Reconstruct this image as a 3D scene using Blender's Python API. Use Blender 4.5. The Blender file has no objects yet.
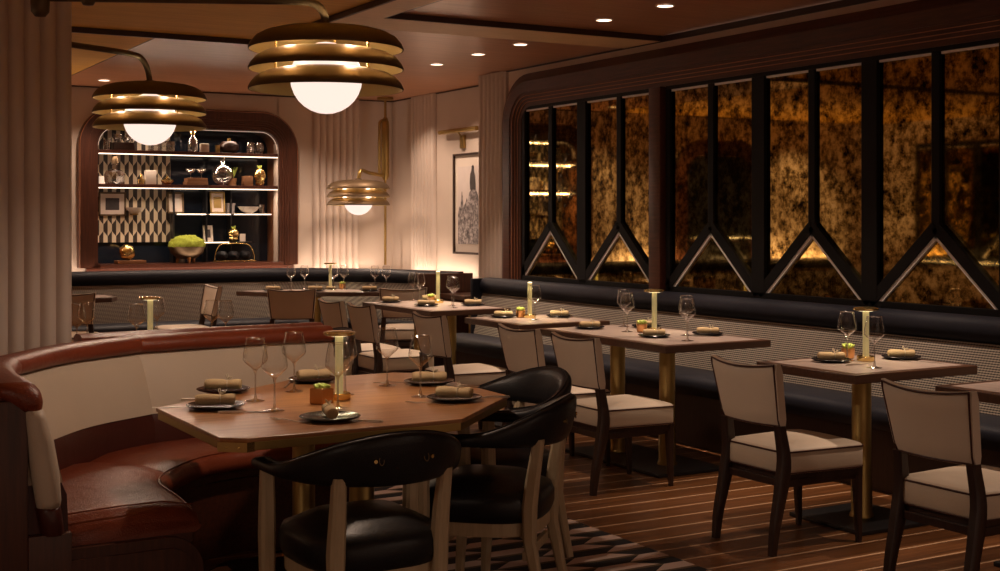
import bpy, bmesh, math, random
from mathutils import Vector, Matrix
random.seed(7)
C = bpy.context.scene.collection
PI = math.pi
TH = math.radians(29.8486)
SC = bpy.context.scene

# ------------------------------------------------------------------ camera
cam = bpy.data.cameras.new('camera'); co = bpy.data.objects.new('camera', cam); C.objects.link(co)
co.location = (0, 0, 1.44); co.rotation_euler = (PI/2, 0, -TH)
cam.lens = 47.05; cam.sensor_width = 36; cam.shift_y = -0.066; cam.clip_start = .05
SC.camera = co
# ------------------------------------------------------------------ world, exposure
w = bpy.data.worlds.new('world'); SC.world = w; w.use_nodes = True
w.node_tree.nodes['Background'].inputs[0].default_value = (.9, .55, .38, 1)
w.node_tree.nodes['Background'].inputs[1].default_value = 0.34  # dim warm background added as front fill through the open camera side
vs = SC.view_settings
vs.view_transform = 'Standard'; vs.look = 'None'; vs.gamma = 1; vs.use_curve_mapping = False
vs.exposure = 0.12
CZ = 2.735      # ceiling height
WARM = (1.0, .72, .53)
def light(kind, name, loc, power, rot=(0, 0, 0), col=WARM, **kw):
    d = bpy.data.lights.new(name, kind); d.energy = power; d.color = col
    for k, v in kw.items(): setattr(d, k, v)
    o = bpy.data.objects.new(name, d); C.objects.link(o); o.location = loc; o.rotation_euler = rot
    return o
# recessed downlights (fittings further down); far-corner wash beams added to brighten the walls
DOWN = [(4.96, 9.70), (4.94, 8.95), (4.93, 8.29), (4.93, 7.2), (4.93, 6.53), (2.85, 12.35), (4.93, 5.5), (4.93, 4.6), (4.93, 3.6), (1.2, 12.35), (4.6, 12.3), (5.5, 11.9), (5.55, 11.0), (-.4, 12.35)]
for i, (x, y) in enumerate(DOWN):
    wash = y > 10
    light('SPOT', 'downlight_beam', (x, y, CZ-.035 if y > 7.6 else CZ-.0), 105 if not wash else 42, spot_size=math.radians(125 if wash else 66), spot_blend=.7, shadow_soft_size=.03)
# wall-wash strips tucked behind the banquette backs, shining up the walls
light('AREA', 'cove_light', (4.0, 12.90, .90), 7, (PI, 0, 0), shape='RECTANGLE', size=3.9, size_y=.05)
light('AREA', 'cove_light', (0.6, 12.90, .90), 26, (PI, 0, 0), shape='RECTANGLE', size=3.4, size_y=.05)
light('AREA', 'cove_light', (6.0, 11.7, .85), 5, (PI, 0, 0), shape='RECTANGLE', size=.08, size_y=1.3)

light('AREA', 'cove_light', (-1.78, 8.5, .90), 15, (PI, 0, 0), shape='RECTANGLE', size=.08, size_y=7)  # added strip on the unseen left wall, brightening what the mirror reflects

# ------------------------------------------------------------------ materials
class NG:
    def __init__(s, name):
        s.m = bpy.data.materials.new(name); s.m.use_nodes = True
        s.t = s.m.node_tree; s.n = s.t.nodes; s.b = s.n['Principled BSDF']
    def new(s, ty, **kw):
        n = s.n.new(ty)
        for k, v in kw.items(): setattr(n, k, v)
        return n
    def put(s, v, sock):
        if isinstance(v, (int, float)): sock.default_value = v
        elif isinstance(v, (tuple, list)): sock.default_value = tuple(v) if len(v) == len(sock.default_value) else tuple(v)+(1,)
        else: s.t.links.new(v, sock)
    def math(s, op, a, b=0.0, c=0.0):
        n = s.new('ShaderNodeMath', operation=op)
        s.put(a, n.inputs[0]); s.put(b, n.inputs[1]); s.put(c, n.inputs[2]); return n.outputs[0]
    def xyz(s, coord='Object'):
        t = s.new('ShaderNodeTexCoord'); x = s.new('ShaderNodeSeparateXYZ'); s.put(t.outputs[coord], x.inputs[0])
        return t.outputs[coord], x.outputs[0], x.outputs[1], x.outputs[2]
    def noise(s, vec, scale, detail=3, rough=.55, stretch=None):
        if stretch:
            mp = s.new('ShaderNodeMapping'); s.put(vec, mp.inputs[0]); mp.inputs['Scale'].default_value = stretch; vec = mp.outputs[0]
        n = s.new('ShaderNodeTexNoise'); s.put(vec, n.inputs['Vector']); n.inputs['Scale'].default_value = scale
        n.inputs['Detail'].default_value = detail; n.inputs['Roughness'].default_value = rough; return n.outputs[0]
    def ramp(s, f, stops):
        r = s.new('ShaderNodeValToRGB'); s.put(f, r.inputs[0]); e = r.color_ramp.elements
        while len(e) < len(stops): e.new(.5)
        for k, (p, c) in enumerate(stops): e[k].position = p; e[k].color = tuple(c)+(1,)
        return r.outputs[0]
    def mix(s, f, a, b):
        n = s.new('ShaderNodeMix', data_type='RGBA'); s.put(f, n.inputs[0]); s.put(a, n.inputs[6]); s.put(b, n.inputs[7]); return n.outputs[2]
    def bump(s, h, st=.3, d=.01):
        n = s.new('ShaderNodeBump'); n.inputs['Strength'].default_value = st; n.inputs['Distance'].default_value = d
        s.put(h, n.inputs['Height']); s.t.links.new(n.outputs[0], s.b.inputs['Normal'])
    def fin(s, col=None, rough=None, metal=None, **kw):
        if col is not None: s.put(col, s.b.inputs['Base Color'])
        if rough is not None: s.put(rough, s.b.inputs['Roughness'])
        if metal is not None: s.put(metal, s.b.inputs['Metallic'])
        for k, v in kw.items(): s.put(v, s.b.inputs[k])
        return s.m

def plain(name, col, rough=.5, metal=0, var=.15, scale=8, bump=0, bscale=60, **kw):
    g = NG(name); v, x, y, z = g.xyz()
    n = g.noise(v, scale)
    c = g.mix(n, tuple(q*(1-var) for q in col), tuple(min(1, q*(1+var)) for q in col))
    if bump: g.bump(g.noise(v, bscale, 2), bump, .004)
    return g.fin(c, rough, metal, **kw)
def wood(name, dark, lightc, rough=.35, axis=0, scale=5, coat=.3):
    g = NG(name); v, x, y, z = g.xyz()
    st = [14, 14, 14]; st[axis] = .9
    n = g.noise(v, scale, 5, .6, tuple(st)); n2 = g.noise(v, 1.7, 2)
    f = g.math('ADD', g.math('MULTIPLY', n, .75), g.math('MULTIPLY', n2, .3))
    c = g.ramp(f, [(.3, dark), (.72, lightc)])
    g.bump(n, .06, .003)
    return g.fin(c, rough, 0, **{'Coat Weight': coat, 'Coat Roughness': .2})
def leather(name, col, rough=.35, var=.25, bst=.2, spec=.5):
    g = NG(name); v, x, y, z = g.xyz()
    n = g.noise(v, 5, 4); vo = g.new('ShaderNodeTexVoronoi'); g.put(v, vo.inputs['Vector']); vo.inputs['Scale'].default_value = 170
    c = g.mix(n, tuple(q*(1-var) for q in col), tuple(q*(1+var) for q in col))
    h = g.math('ADD', g.math('MULTIPLY', vo.outputs['Distance'], .25), g.math('MULTIPLY', g.noise(v, 9, 3), 1.6))
    g.bump(h, bst, .008)
    return g.fin(c, rough, 0, **{'Specular IOR Level': spec})
def emit(name, col, st):
    g = NG(name)
    return g.fin(col, .5, 0, **{'Emission Color': col, 'Emission Strength': st})
def thin_glass(name, tint=(1, 1, 1), power=2.3, base=.05, rough=.02):
    m = bpy.data.materials.new(name); m.use_nodes = True; t = m.node_tree; t.nodes.clear()
    o = t.nodes.new('ShaderNodeOutputMaterial'); mx = t.nodes.new('ShaderNodeMixShader')
    tr = t.nodes.new('ShaderNodeBsdfTransparent'); gl = t.nodes.new('ShaderNodeBsdfGlossy'); lw = t.nodes.new('ShaderNodeLayerWeight')
    lw.inputs[0].default_value = .5
    p = t.nodes.new('ShaderNodeMath'); p.operation = 'POWER'; p.inputs[1].default_value = power
    a = t.nodes.new('ShaderNodeMath'); a.operation = 'ADD'; a.inputs[1].default_value = base; a.use_clamp = True
    tr.inputs[0].default_value = tuple(tint)+(1,); gl.inputs['Roughness'].default_value = rough
    L = t.links.new
    L(lw.outputs['Facing'], p.inputs[0]); L(p.outputs[0], a.inputs[0]); L(a.outputs[0], mx.inputs[0])
    L(tr.outputs[0], mx.inputs[1]); L(gl.outputs[0], mx.inputs[2]); L(mx.outputs[0], o.inputs[0])
    return m
def hex_split(g, u, v, amp=.5):
    """offset rows of upright hexagons, each split down the middle: returns 1 on the left half"""
    k = g.math('ROUND', v)
    ph = g.math('MULTIPLY', g.math('FLOORED_MODULO', k, 2.0), .5)
    T = g.math('MULTIPLY', g.math('ABSOLUTE', g.math('SUBTRACT', g.math('FRACT', g.math('ADD', u, ph)), .5)), 2.0)
    lim = g.math('ADD', k, g.math('MULTIPLY', g.math('SUBTRACT', T, .5), amp))
    row = g.math('ADD', g.math('SUBTRACT', k, 1.0), g.math('GREATER_THAN', v, lim))
    rp = g.math('MULTIPLY', g.math('FLOORED_MODULO', row, 2.0), .5)
    fu = g.math('FRACT', g.math('ADD', u, rp))
    return g.math('LESS_THAN', fu, .5), fu

M = {}
M['plaster'] = plain('cream_plaster', (.60, .50, .425), .8, var=.06, scale=3, bump=.1, bscale=25)
M['soffit'] = plain('taupe_plaster', (.80, .65, .53), .8, var=.06)
M['flute'] = plain('fluted_plaster', (.62, .52, .45), .6, var=.04)
M['ceil'] = wood('reddish_veneer', (.38, .15, .065), (.60, .28, .14), .28, axis=0, scale=2.2)
M['gold_ceil'] = wood('golden_veneer', (.60, .29, .03), (.80, .43, .06), .7, axis=0, scale=2, coat=0)
M['beam'] = wood('amber_veneer', (.62, .38, .19), (.80, .54, .30), .5, axis=0, coat=0)
M['dark_line'] = plain('dark_wood_edge', (.05, .02, .012), .4)
M['mahog'] = wood('mahogany', (.034, .009, .005), (.105, .029, .013), .4, axis=1, coat=.08)
M['mahog_v'] = wood('mahogany_upright', (.034, .0105, .006), (.10, .031, .015), .4, axis=2, coat=.1)
M['niche_wood'] = wood('walnut_jamb', (.16, .06, .025), (.34, .15, .07), .3, axis=2)
M['table_wood'] = wood('walnut_tabletop', (.24, .09, .028), (.52, .25, .095), .3, axis=0, scale=3)
M['table_dark'] = wood('dark_walnut_tabletop', (.045, .019, .010), (.11, .048, .026), .35, axis=0, scale=3)
M['table_pale'] = wood('grey_oak_inlay', (.40, .31, .27), (.58, .47, .42), .3, axis=1, scale=3)
M['leg_dark'] = wood('espresso_wood', (.016, .007, .005), (.042, .018, .011), .4, axis=2, coat=.1)
M['leg_cream'] = wood('ash_wood', (.42, .33, .205), (.60, .48, .31), .45, axis=2)
M['red_leather'] = leather('oxblood_leather', (.20, .042, .018), .33, bst=.5)
M['red_dark'] = leather('dark_oxblood_leather', (.06, .012, .008), .4)
M['black_leather'] = leather('black_leather', (.009, .009, .011), .4, spec=.4)
M['navy_leather'] = leather('navy_leather', (.010, .011, .018), .5, spec=.28)
M['cream_leather'] = leather('cream_leather', (.60, .50, .39), .5, .06)
M['cream_back'] = plain('cream_upholstery', (.66, .55, .44), .75, var=.05, bump=.15, bscale=200)
M['piping'] = plain('brown_piping', (.05, .012, .008), .5)
M['brass'] = plain('aged_brass', (.40, .275, .10), .42, 1, var=.15)
M['brass_br'] = plain('polished_brass', (.78, .58, .24), .22, 1, var=.06)
M['bronze'] = plain('dark_bronze', (.15, .10, .055), .5, .65, var=.2)
M['shade_in'] = plain('gold_reflector', (.60, .44, .17), .35, .8, var=.06)
M['black_frame'] = plain('black_lacquer', (.004, .004, .005), .55, var=.1, **{'Specular IOR Level': .2})
M['bevel'] = plain('painted_bevel_glint', (.88, .85, .84), .35, .1, var=.03)  # pale paint stands in for light glinting off the bevels
M['chrome'] = plain('polished_steel', (.75, .72, .68), .15, 1, var=.03)
M['steel'] = plain('satin_steel', (.62, .58, .52), .28, 1, var=.05)
M['plate'] = plain('black_stoneware', (.012, .012, .014), .18, var=.2)
M['napkin'] = plain('tan_linen', (.60, .45, .25), .9, var=.12, scale=20, bump=.4, bscale=150)
M['twine'] = plain('pale_twine', (.66, .58, .42), .9)
M['copper'] = plain('hammered_copper', (.62, .33, .14), .35, .9, var=.15, bump=.3, bscale=60)
M['green'] = plain('succulent_green', (.40, .50, .10), .55, var=.4, scale=30)
M['moss'] = plain('green_moss', (.28, .34, .03), .9, var=.5, scale=60, bump=.8, bscale=90)
M['glass'] = thin_glass('wine_glass', (.97, .96, .95))
M['cut_glass'] = thin_glass('cut_crystal', (.86, .85, .84), 1.5, .26, .12)
g = NG('lit_opal_globe'); M['globe'] = g.fin((.03, .025, .02), .5, 0, **{'Emission Color': (1, .78, .67), 'Emission Strength': 1.05})
M['led'] = emit('warm_led', (1, .74, .55), 5.0)
M['shelf_led'] = emit('shelf_led', (1, .80, .62), 2.2)
M['soft_led'] = emit('soft_led', (1, .78, .6), .5)
M['lamp_led'] = emit('lamp_led', (1, .85, .5), 2.4)
M['white'] = plain('white_ceramic', (.72, .66, .58), .35, var=.05)
M['black'] = plain('black_paint', (.012, .012, .014), .35)
M['navy_back'] = plain('midnight_back_panel', (.010, .016, .028), .12, var=.5, scale=3)
M['book'] = plain('brown_book_cloth', (.22, .10, .04), .7)
M['art_dark'] = plain('graphite_print', (.06, .05, .05), .8, var=.5, scale=14)
M['art_mid'] = plain('grey_print', (.36, .33, .32), .8, var=.3, scale=9)
M['art_sky'] = plain('pale_print', (.66, .58, .54), .8, var=.1)
M['paper'] = plain('cream_mat_board', (.72, .63, .55), .8, var=.03)

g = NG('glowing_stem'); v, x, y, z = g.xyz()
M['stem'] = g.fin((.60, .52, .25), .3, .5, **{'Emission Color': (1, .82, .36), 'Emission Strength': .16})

# striped floor: walnut boards with pale inlay lines running across the room
g = NG('striped_parquet'); v, x, y, z = g.xyz()
u = g.math('DIVIDE', y, .1665); fu = g.math('FRACT', u); pid = g.math('FLOOR', u)
line = g.math('LESS_THAN', g.math('ABSOLUTE', g.math('SUBTRACT', fu, .5)), .040)
cmb = g.new('ShaderNodeCombineXYZ'); g.put(g.math('ADD', g.math('MULTIPLY', x, .55), g.math('MULTIPLY', pid, 3.7)), cmb.inputs[0]); g.put(g.math('MULTIPLY', y, 16.0), cmb.inputs[1])
gr = g.noise(cmb.outputs[0], 3, 5, .6)
wc = g.ramp(gr, [(.3, (.060, .021, .007)), (.7, (.20, .078, .024))])
g.bump(g.math('MULTIPLY', gr, 1.0), .08, .003)
M['floor'] = g.fin(g.mix(line, wc, (.50, .32, .19)), g.math('ADD', .25, g.math('MULTIPLY', gr, .15)), 0)
# rug of split hexagons
g = NG('geometric_rug'); v, x, y, z = g.xyz()
a, fu = hex_split(g, g.math('DIVIDE', g.math('ADD', y, g.math('MULTIPLY', x, .0)), .175), g.math('DIVIDE', x, .27), .42)
edge = g.math('LESS_THAN', g.math('ABSOLUTE', g.math('SUBTRACT', fu, .5)), .06)
c = g.mix(a, (.60, .46, .40), (.012, .010, .012)); c = g.mix(edge, c, (.13, .085, .045))
g.bump(g.noise(v, 260, 2), .5, .004)
M['rug'] = g.fin(c, .95, 0)
# tiled panel in the display niche
g = NG('split_hexagon_panel'); v, x, y, z = g.xyz()
a, fu = hex_split(g, g.math('DIVIDE', x, .084), g.math('DIVIDE', z, .118), .45)
M['hexpanel'] = g.fin(g.mix(a, (.78, .68, .50), (.05, .04, .034)), .4, 0)
# small woven check of the banquette backs
g = NG('houndstooth_weave'); v, x, y, z = g.xyz()
s1 = g.math('SINE', g.math('MULTIPLY', g.math('ADD', x, y), 2*PI/.019)); s2 = g.math('SINE', g.math('MULTIPLY', z, 2*PI/.0125))
f = g.math('GREATER_THAN', g.math('ADD', g.math('MULTIPLY', s1, .55), s2), -.05)
g.bump(f, .2, .001)
M['weave'] = g.fin(g.mix(f, (.045, .040, .040), (.38, .325, .265)), .85, 0)
# antique mirror
g = NG('antique_mirror'); v, x, y, z = g.xyz()
n1 = g.noise(v, 7.5, 6, .68); n2 = g.noise(v, 24, 5, .72)
nn = g.math('ADD', g.math('MULTIPLY', n1, .55), g.math('MULTIPLY', n2, .5))
c = g.ramp(nn, [(.42, (.012, .006, .002)), (.50, (.20, .128, .032)), (.60, (.66, .49, .18)), (.78, (.98, .80, .42))])
r = g.ramp(nn, [(.38, (.3, .3, .3)), (.46, (.04, .04, .04)), (.8, (.015, .015, .015))])
M['mirror'] = g.fin(c, r, 1)

# ------------------------------------------------------------------ mesh helpers
def obj(name, bm, mat, parent=None, smooth=None, kind=None, loc=None):
    me = bpy.data.meshes.new(name)
    bmesh.ops.recalc_face_normals(bm, faces=bm.faces)
    bm.to_mesh(me); bm.free()
    if mat is not None:
        for m_ in (mat if isinstance(mat, (list, tuple)) else [mat]): me.materials.append(M[m_] if isinstance(m_, str) else m_)
    if smooth is not None:
        for p in me.polygons: p.use_smooth = True
        if smooth < 180: me.set_sharp_from_angle(angle=math.radians(smooth))
    o = bpy.data.objects.new(name, me); C.objects.link(o)
    if parent: o.parent = parent
    if kind: o['kind'] = kind
    if loc: o.location = loc
    return o
def thing(name, label, cat, loc=(0, 0, 0), rz=0, group=None):
    o = bpy.data.objects.new(name, None); C.objects.link(o); o.empty_display_size = .1
    o.location = loc; o.rotation_euler = (0, 0, rz); return tag(o, label, cat, group)
def tag(o, label, cat, group=None):
    o['label'] = label; o['category'] = cat
    if group: o['group'] = group
    return o
def dup(src, label, loc, rz=0, group=None, scale=None):
    def cp(o, par):
        c = o.copy(); C.objects.link(c)
        if par: c.parent = par
        for ch in kids.get(o.name, []): cp(ch, c)
        return c
    kids = {}
    for o in list(C.objects):
        if o.parent: kids.setdefault(o.parent.name, []).append(o)
    r = cp(src, None); r.location = loc; r.rotation_euler = (0, 0, rz); r['label'] = label
    if scale: r.scale = (scale,)*3
    if group: r['group'] = group
    return r
def B(): return bmesh.new()
def box(bm, x0, x1, y0, y1, z0, z1, bev=0, mi=0, seg=2):
    t = B(); bmesh.ops.create_cube(t, size=1)
    for v in t.verts: v.co = Vector((x0+(v.co.x+.5)*(x1-x0), y0+(v.co.y+.5)*(y1-y0), z0+(v.co.z+.5)*(z1-z0)))
    if bev: bmesh.ops.bevel(t, geom=t.edges[:], offset=bev, segments=seg, profile=.6, affect='EDGES')
    return merge(bm, t, mi)
def merge(bm, t, mi=0, mtx=None):
    mp = {}
    for v in t.verts: mp[v] = bm.verts.new(mtx @ v.co if mtx else v.co)
    for f in t.faces:
        try: nf = bm.faces.new([mp[v] for v in f.verts]); nf.material_index = mi
        except ValueError: pass
    t.free(); return bm
def prism(bm, pts, z0, z1, bev=0, mi=0):
    t = B(); a = [t.verts.new((x, y, z0)) for x, y in pts]; b = [t.verts.new((x, y, z1)) for x, y in pts]
    n = len(pts); t.faces.new(a[::-1]); t.faces.new(b)
    for i in range(n): t.faces.new([a[i], a[(i+1) % n], b[(i+1) % n], b[i]])
    if bev: bmesh.ops.bevel(t, geom=t.edges[:], offset=bev, segments=2, profile=.6, affect='EDGES')
    return merge(bm, t, mi)
def lathe(bm, prof, n=32, c=(0, 0, 0), mi=0):
    rings = []
    for r, z in prof:
        if r < 1e-5: rings.append([bm.verts.new((c[0], c[1], c[2]+z))])
        else: rings.append([bm.verts.new((c[0]+r*math.cos(2*PI*k/n), c[1]+r*math.sin(2*PI*k/n), c[2]+z)) for k in range(n)])
    for a, b in zip(rings, rings[1:]):
        for k in range(n):
            q = [a[k % len(a)], a[(k+1) % len(a)], b[(k+1) % len(b)], b[k % len(b)]]
            u = []
            for v in q:
                if v not in u: u.append(v)
            if len(u) > 2: bm.faces.new(u).material_index = mi
    return bm
def loft(bm, secs, closed=True, caps=True, loop=False, mi=0):
    """secs: list of equal-length vertex lists"""
    R_ = [[bm.verts.new(p) for p in s] for s in secs]
    n = len(secs[0]); m = len(secs)
    for i in range(m if loop else m-1):
        a, b = R_[i], R_[(i+1) % m]
        for k in range(n if closed else n-1):
            bm.faces.new([a[k], a[(k+1) % n], b[(k+1) % n], b[k]]).material_index = mi
    if caps and closed and not loop:
        bm.faces.new(R_[0][::-1]).material_index = mi; bm.faces.new(R_[-1]).material_index = mi
    return bm
def tube(bm, pts, rad, n=10, mi=0):
    pts = [Vector(p) for p in pts]; rads = rad if isinstance(rad, (list, tuple)) else [rad]*len(pts)
    secs = []; up = None
    for i, p in enumerate(pts):
        d = (pts[min(i+1, len(pts)-1)]-pts[max(i-1, 0)]).normalized()
        if up is None:
            up = Vector((0, 0, 1)) if abs(d.z) < .9 else Vector((1, 0, 0))
        s = d.cross(up).normalized(); up = s.cross(d).normalized()
        secs.append([p+(s*math.cos(2*PI*k/n)+up*math.sin(2*PI*k/n))*rads[i] for k in range(n)])
    return loft(bm, secs, mi=mi)
def smooth_path(pts, n=6):
    pts = [Vector(p) for p in pts]; out = []
    P_ = [pts[0]*2-pts[1]]+pts+[pts[-1]*2-pts[-2]]
    for i in range(1, len(P_)-2):
        p0, p1, p2, p3 = P_[i-1:i+3]
        for k in range(n):
            t = k/n
            out.append(.5*((2*p1)+(p2-p0)*t+(2*p0-5*p1+4*p2-p3)*t*t+(3*p1-p0-3*p2+p3)*t**3))
    out.append(pts[-1]); return out
def sweep2d(bm, path, prof, caps=True, mi=0, closed=True):
    """path: 2-D points (x,y); prof: (offset to the left of travel, z)"""
    P_ = [Vector((p[0], p[1])) for p in path]; secs = []
    for i, p in enumerate(P_):
        a = (P_[i]-P_[i-1]).normalized() if i else None
        b = (P_[i+1]-P_[i]).normalized() if i < len(P_)-1 else None
        a = a or b; b = b or a
        t = (a+b).normalized(); nrm = Vector((-t.y, t.x)); k = 1/max(.5, t.dot(b))
        secs.append([(p.x+nrm.x*o*k, p.y+nrm.y*o*k, z) for o, z in prof])
    return loft(bm, secs, caps=caps, mi=mi, closed=closed)
def superell(n, a, b, e=.5):
    out = []
    for k in range(n):
        t = 2*PI*k/n; c_, s_ = math.cos(t), math.sin(t)
        out.append((a*math.copysign(abs(c_)**e, c_), b*math.copysign(abs(s_)**e, s_)))
    return out
def cushion(bm, pts, z0, z1, r=.02, crown=.015, mi=0):
    """soft slab over a 2-D outline"""
    n = len(pts); cx = sum(p[0] for p in pts)/n; cy = sum(p[1] for p in pts)/n
    def ring(k, z): return [(cx+(x-cx)*k, cy+(y-cy)*k, z) for x, y in pts]
    d = max(math.hypot(x-cx, y-cy) for x, y in pts)
    q = r/d
    secs = [ring(1-q*1.2, z0), ring(1-q*.3, z0+r*.35), ring(1, z0+r), ring(1, z1-r), ring(1-q*.3, z1-r*.35), ring(1-q*1.2, z1), ring(.6, z1+crown*.75), ring(.25, z1+crown)]
    return loft(bm, secs, mi=mi)

def flutes(bm, p0, p1, z0, z1, pitch=.065, depth=.022, base=.03, side=1):
    """half-round flutes along the line p0-p1, bulging to one side"""
    p0 = Vector(p0); p1 = Vector(p1); L = (p1-p0).length; t = (p1-p0)/L; nr = Vector((-t.y, t.x))*side
    n = max(1, round(L/pitch)); w_ = L/n; p0 = p0+nr*.002; p1 = p1+nr*.002; pts = [p0]
    for k in range(n):
        for j in range(7):
            u_ = j/6; pts.append(p0+t*(k+u_)*w_+nr*(base+depth*math.sin(PI*u_)**.6))
    pts.append(p1)
    return prism(bm, [(q.x, q.y) for q in pts], z0, z1)

# ------------------------------------------------------------------ room shell
XR, XREC, YB, XL, YF = 5.73, 6.10, 13.0, -1.9, -2.6
def struct(name, bm, mat, smooth=None): return obj(name, bm, mat, None, smooth, 'structure')
struct('floor', box(B(), XL-.2, XREC+.3, YF-.2, YB+.6, -.1, 0), 'floor')
bm = B()     # ceiling with two raised coffers
z0, z1, zc = CZ, CZ+.26, CZ+.035
c1 = (3.53, 7.68)  # meeting point of the beams
box(bm, 2.5, XREC+.2, 9.30, YB+.5, z0, z1, mi=0); box(bm, XL, 2.5, 9.30, YB+.5, z0, z1, mi=1)          # far strip
box(bm, 3.53, XREC+.2, 8.08, 9.30, z0, z1)
box(bm, 3.53, XREC+.2, YF, 8.08, zc, z1)
box(bm, XL, 3.30, YF, 9.30, zc, z1, mi=1)
struct('ceiling', bm, ['ceil', 'gold_ceil'])
bm = B()
box(bm, 3.30, 3.52, YF, 9.30, z0-.006, z1); box(bm, 3.52, XR+.05, 7.64, 8.08, z0-.006, z1)
struct('trim_1', bm, 'beam')
bm = B()
box(bm, 3.285, 3.30, YF, 9.29, z0-.004, zc); box(bm, XL, 3.30, 9.28, 9.30, z0-.004, zc); box(bm, 3.52, XR, 7.625, 7.64, z0-.004, zc); box(bm, 3.52, 3.535, YF, 7.64, z0-.004, zc)
struct('trim_2', bm, 'dark_line')
bm = B()   # seams in the veneer and shadow line along the wall heads
box(bm, 2.50, 2.506, 9.31, YB, z0-.003, z0+.01); box(bm, XL, XREC, YB-.012, YB, z0-.012, z0); box(bm, XR-.012, XR, YF, 9.86, z0-.012, z0+.03)
box(bm, XREC-.012, XREC, 10.3, YB, z0-.012, z0)
struct('trim_3', bm, 'dark_line')
bm = B()
box(bm, XR, XR+.15, YF, 10.31, 0, CZ)
struct('wall_right', bm, 'soffit')
struct('wall_right_far', box(B(), XREC, XREC+.15, 10.31, YB+.1, 0, CZ), 'plaster')
bm = B()
NX0, NX1, NZ0, NZ1, NR = 2.93, 4.79, 1.0, 2.42, .20
box(bm, XL, NX0-.0, YB, YB+.12, 0, CZ); box(bm, NX1-.01, XREC+.15, YB, YB+.12, 0, CZ)
box(bm, NX0-.03, NX1, YB, YB+.12, 0, NZ0-.03); box(bm, NX0, NX1, YB, YB+.12, NZ1+.0, CZ)
struct('wall_back', bm, 'plaster')
struct('wall_left', box(B(), XL-.15, XL, YF, YB+.12, 0, CZ), 'plaster')

def pilaster(name, label, p0, p1, side, z0=0, z1=CZ, grp=None, pitch=.078):
    o = obj(name, flutes(B(), p0, p1, z0, z1-.004, side=side, pitch=pitch, depth=.036, base=.01), 'flute', smooth=35)
    return tag(o, label, 'pilaster', grp)
pilaster('fluted_pilaster', 'cream fluted wall panel between the display niche and the hanging brass lamp', (5.17, YB), (5.70, YB), -1)
pilaster('fluted_pilaster', 'cream fluted wall panel in the far corner left of the framed picture', (XREC, 11.93), (XREC, 12.47), 1)
pilaster('fluted_pilaster', 'cream fluted wall panel at the left end of the tall mirrored wall', (XR-.005, 9.87), (XR-.005, 10.31), 1)
pilaster('fluted_pilaster', 'cream fluted wall panel left of the display niche, seen in the mirror', (1.75, YB), (2.55, YB), -1)
pilaster('fluted_pilaster', 'cream fluted wall panel in the back left corner, seen in the mirror', (-1.5, YB), (-.2, YB), -1)
struct('trim_4', box(B(), XR-.03, XR, 9.835, 9.87, 0, CZ-.01), 'flute')
# return wall between the mirrored wall and the set-back wall
struct('wall_return', box(B(), XR+.15, XREC, 10.20, 10.31, 0, CZ), 'plaster')

# big fluted column beside the booth
bm = B()
flutes(bm, (.10, 6.17), (1.275, 6.17), 0, CZ-.004, side=-1, pitch=.0685, depth=.024, base=.012)
box(bm, .10, 1.275, 6.16, 6.85, 0, CZ-.004, bev=.012)
tag(obj('fluted_column', bm, 'flute', smooth=35), 'wide cream fluted column rising behind the red leather booth', 'column')

# rounded trim frames ----------------------------------------------------
def arch_loop(u0, u1, v0, v1, r, n=8, rl=None):
    """open path: up one side, across, down the other; corners rounded only at the top. rl: round left/right"""
    p = [(u0, v0)]
    for k in range(n+1):
        a = PI-PI/2*k/n; p.append((u0+r+r*math.cos(a), v1-r+r*math.sin(a)))
    if rl == 'left': p.append((u1, v1)); return p
    for k in range(n+1):
        a = PI/2-PI/2*k/n; p.append((u1-r+r*math.cos(a), v1-r+r*math.sin(a)))
    p.append((u1, v0)); return p
def arch_frame(bm, u0, u1, v0, v1, r, prof, place, rl=None, n=10, mi=0):
    """prof: (outward offset, projection)"""
    secs = []
    for i in range(n*2+4 if rl is None else n+3):
        secs.append([])
    for o, d in prof:
        lp = arch_loop(u0-o, u1+(o if rl is None else 0), v0, v1+o, r+o, n, rl)
        for i, (u_, v_) in enumerate(lp): secs[i].append(place(u_, v_, d))
    return loft(bm, secs, mi=mi)
STEP = [(0, 0), (0, .030), (.035, .030), (.037, .042), (.06, .042), (.062, .054), (.085, .054), (.087, .066), (.11, .066), (.112, .074), (.205, .078), (.22, .066), (.22, 0)]

# niche ----------------------------------------------------------------
t = thing('display_niche', 'mahogany-framed display niche with lit shelves in the back wall', 'shelving', (0, 0, 0))
pl = lambda u_, v_, d: (u_, YB-d, v_)
prof = [(o*.88, d) for o, d in STEP]
bm = B(); arch_frame(bm, NX0+.005, NX1, .97, NZ1-.06, NR, prof, pl)
obj('frame', bm, 'mahog_v', t, 30)
ND = .34
bm = B()   # jamb lining following the opening
secs = [[(u_, y_, v_) for u_, v_ in arch_loop(NX0+.005, NX1, NZ0-.02, NZ1-.06, NR-.01, 10)] for y_ in (YB-.02, YB+ND)]
o2 = [[(u_, y_, v_) for u_, v_ in arch_loop(NX0-.015, NX1+.02, NZ0-.02, NZ1-.04, NR+.01, 10)] for y_ in (YB+ND, YB-.02)]
loft(bm, secs+o2, closed=False, loop=True)
obj('jamb', bm, 'niche_wood', t, 40)
obj('back_panel', box(B(), NX0-.1, NX1+.1, YB+ND, YB+ND+.03, NZ0-.1, NZ1+.1), 'navy_back', t)
obj('pattern_panel', box(B(), NX0+.0, 3.74, YB+ND-.025, YB+ND-.002, 1.21, NZ1-.07), 'hexpanel', t)
bm = B(); box(bm, NX0+.02, NX1+.03, YB-.075, YB+ND, .955, 1.0, bev=.006); box(bm, NX0-.11, NX1+.15, YB-.06, YB-.001, .93, .968, bev=.006)
obj('sill', bm, 'mahog', t)
SH = [(2.09, 2.125), (1.755, 1.79)]
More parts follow.
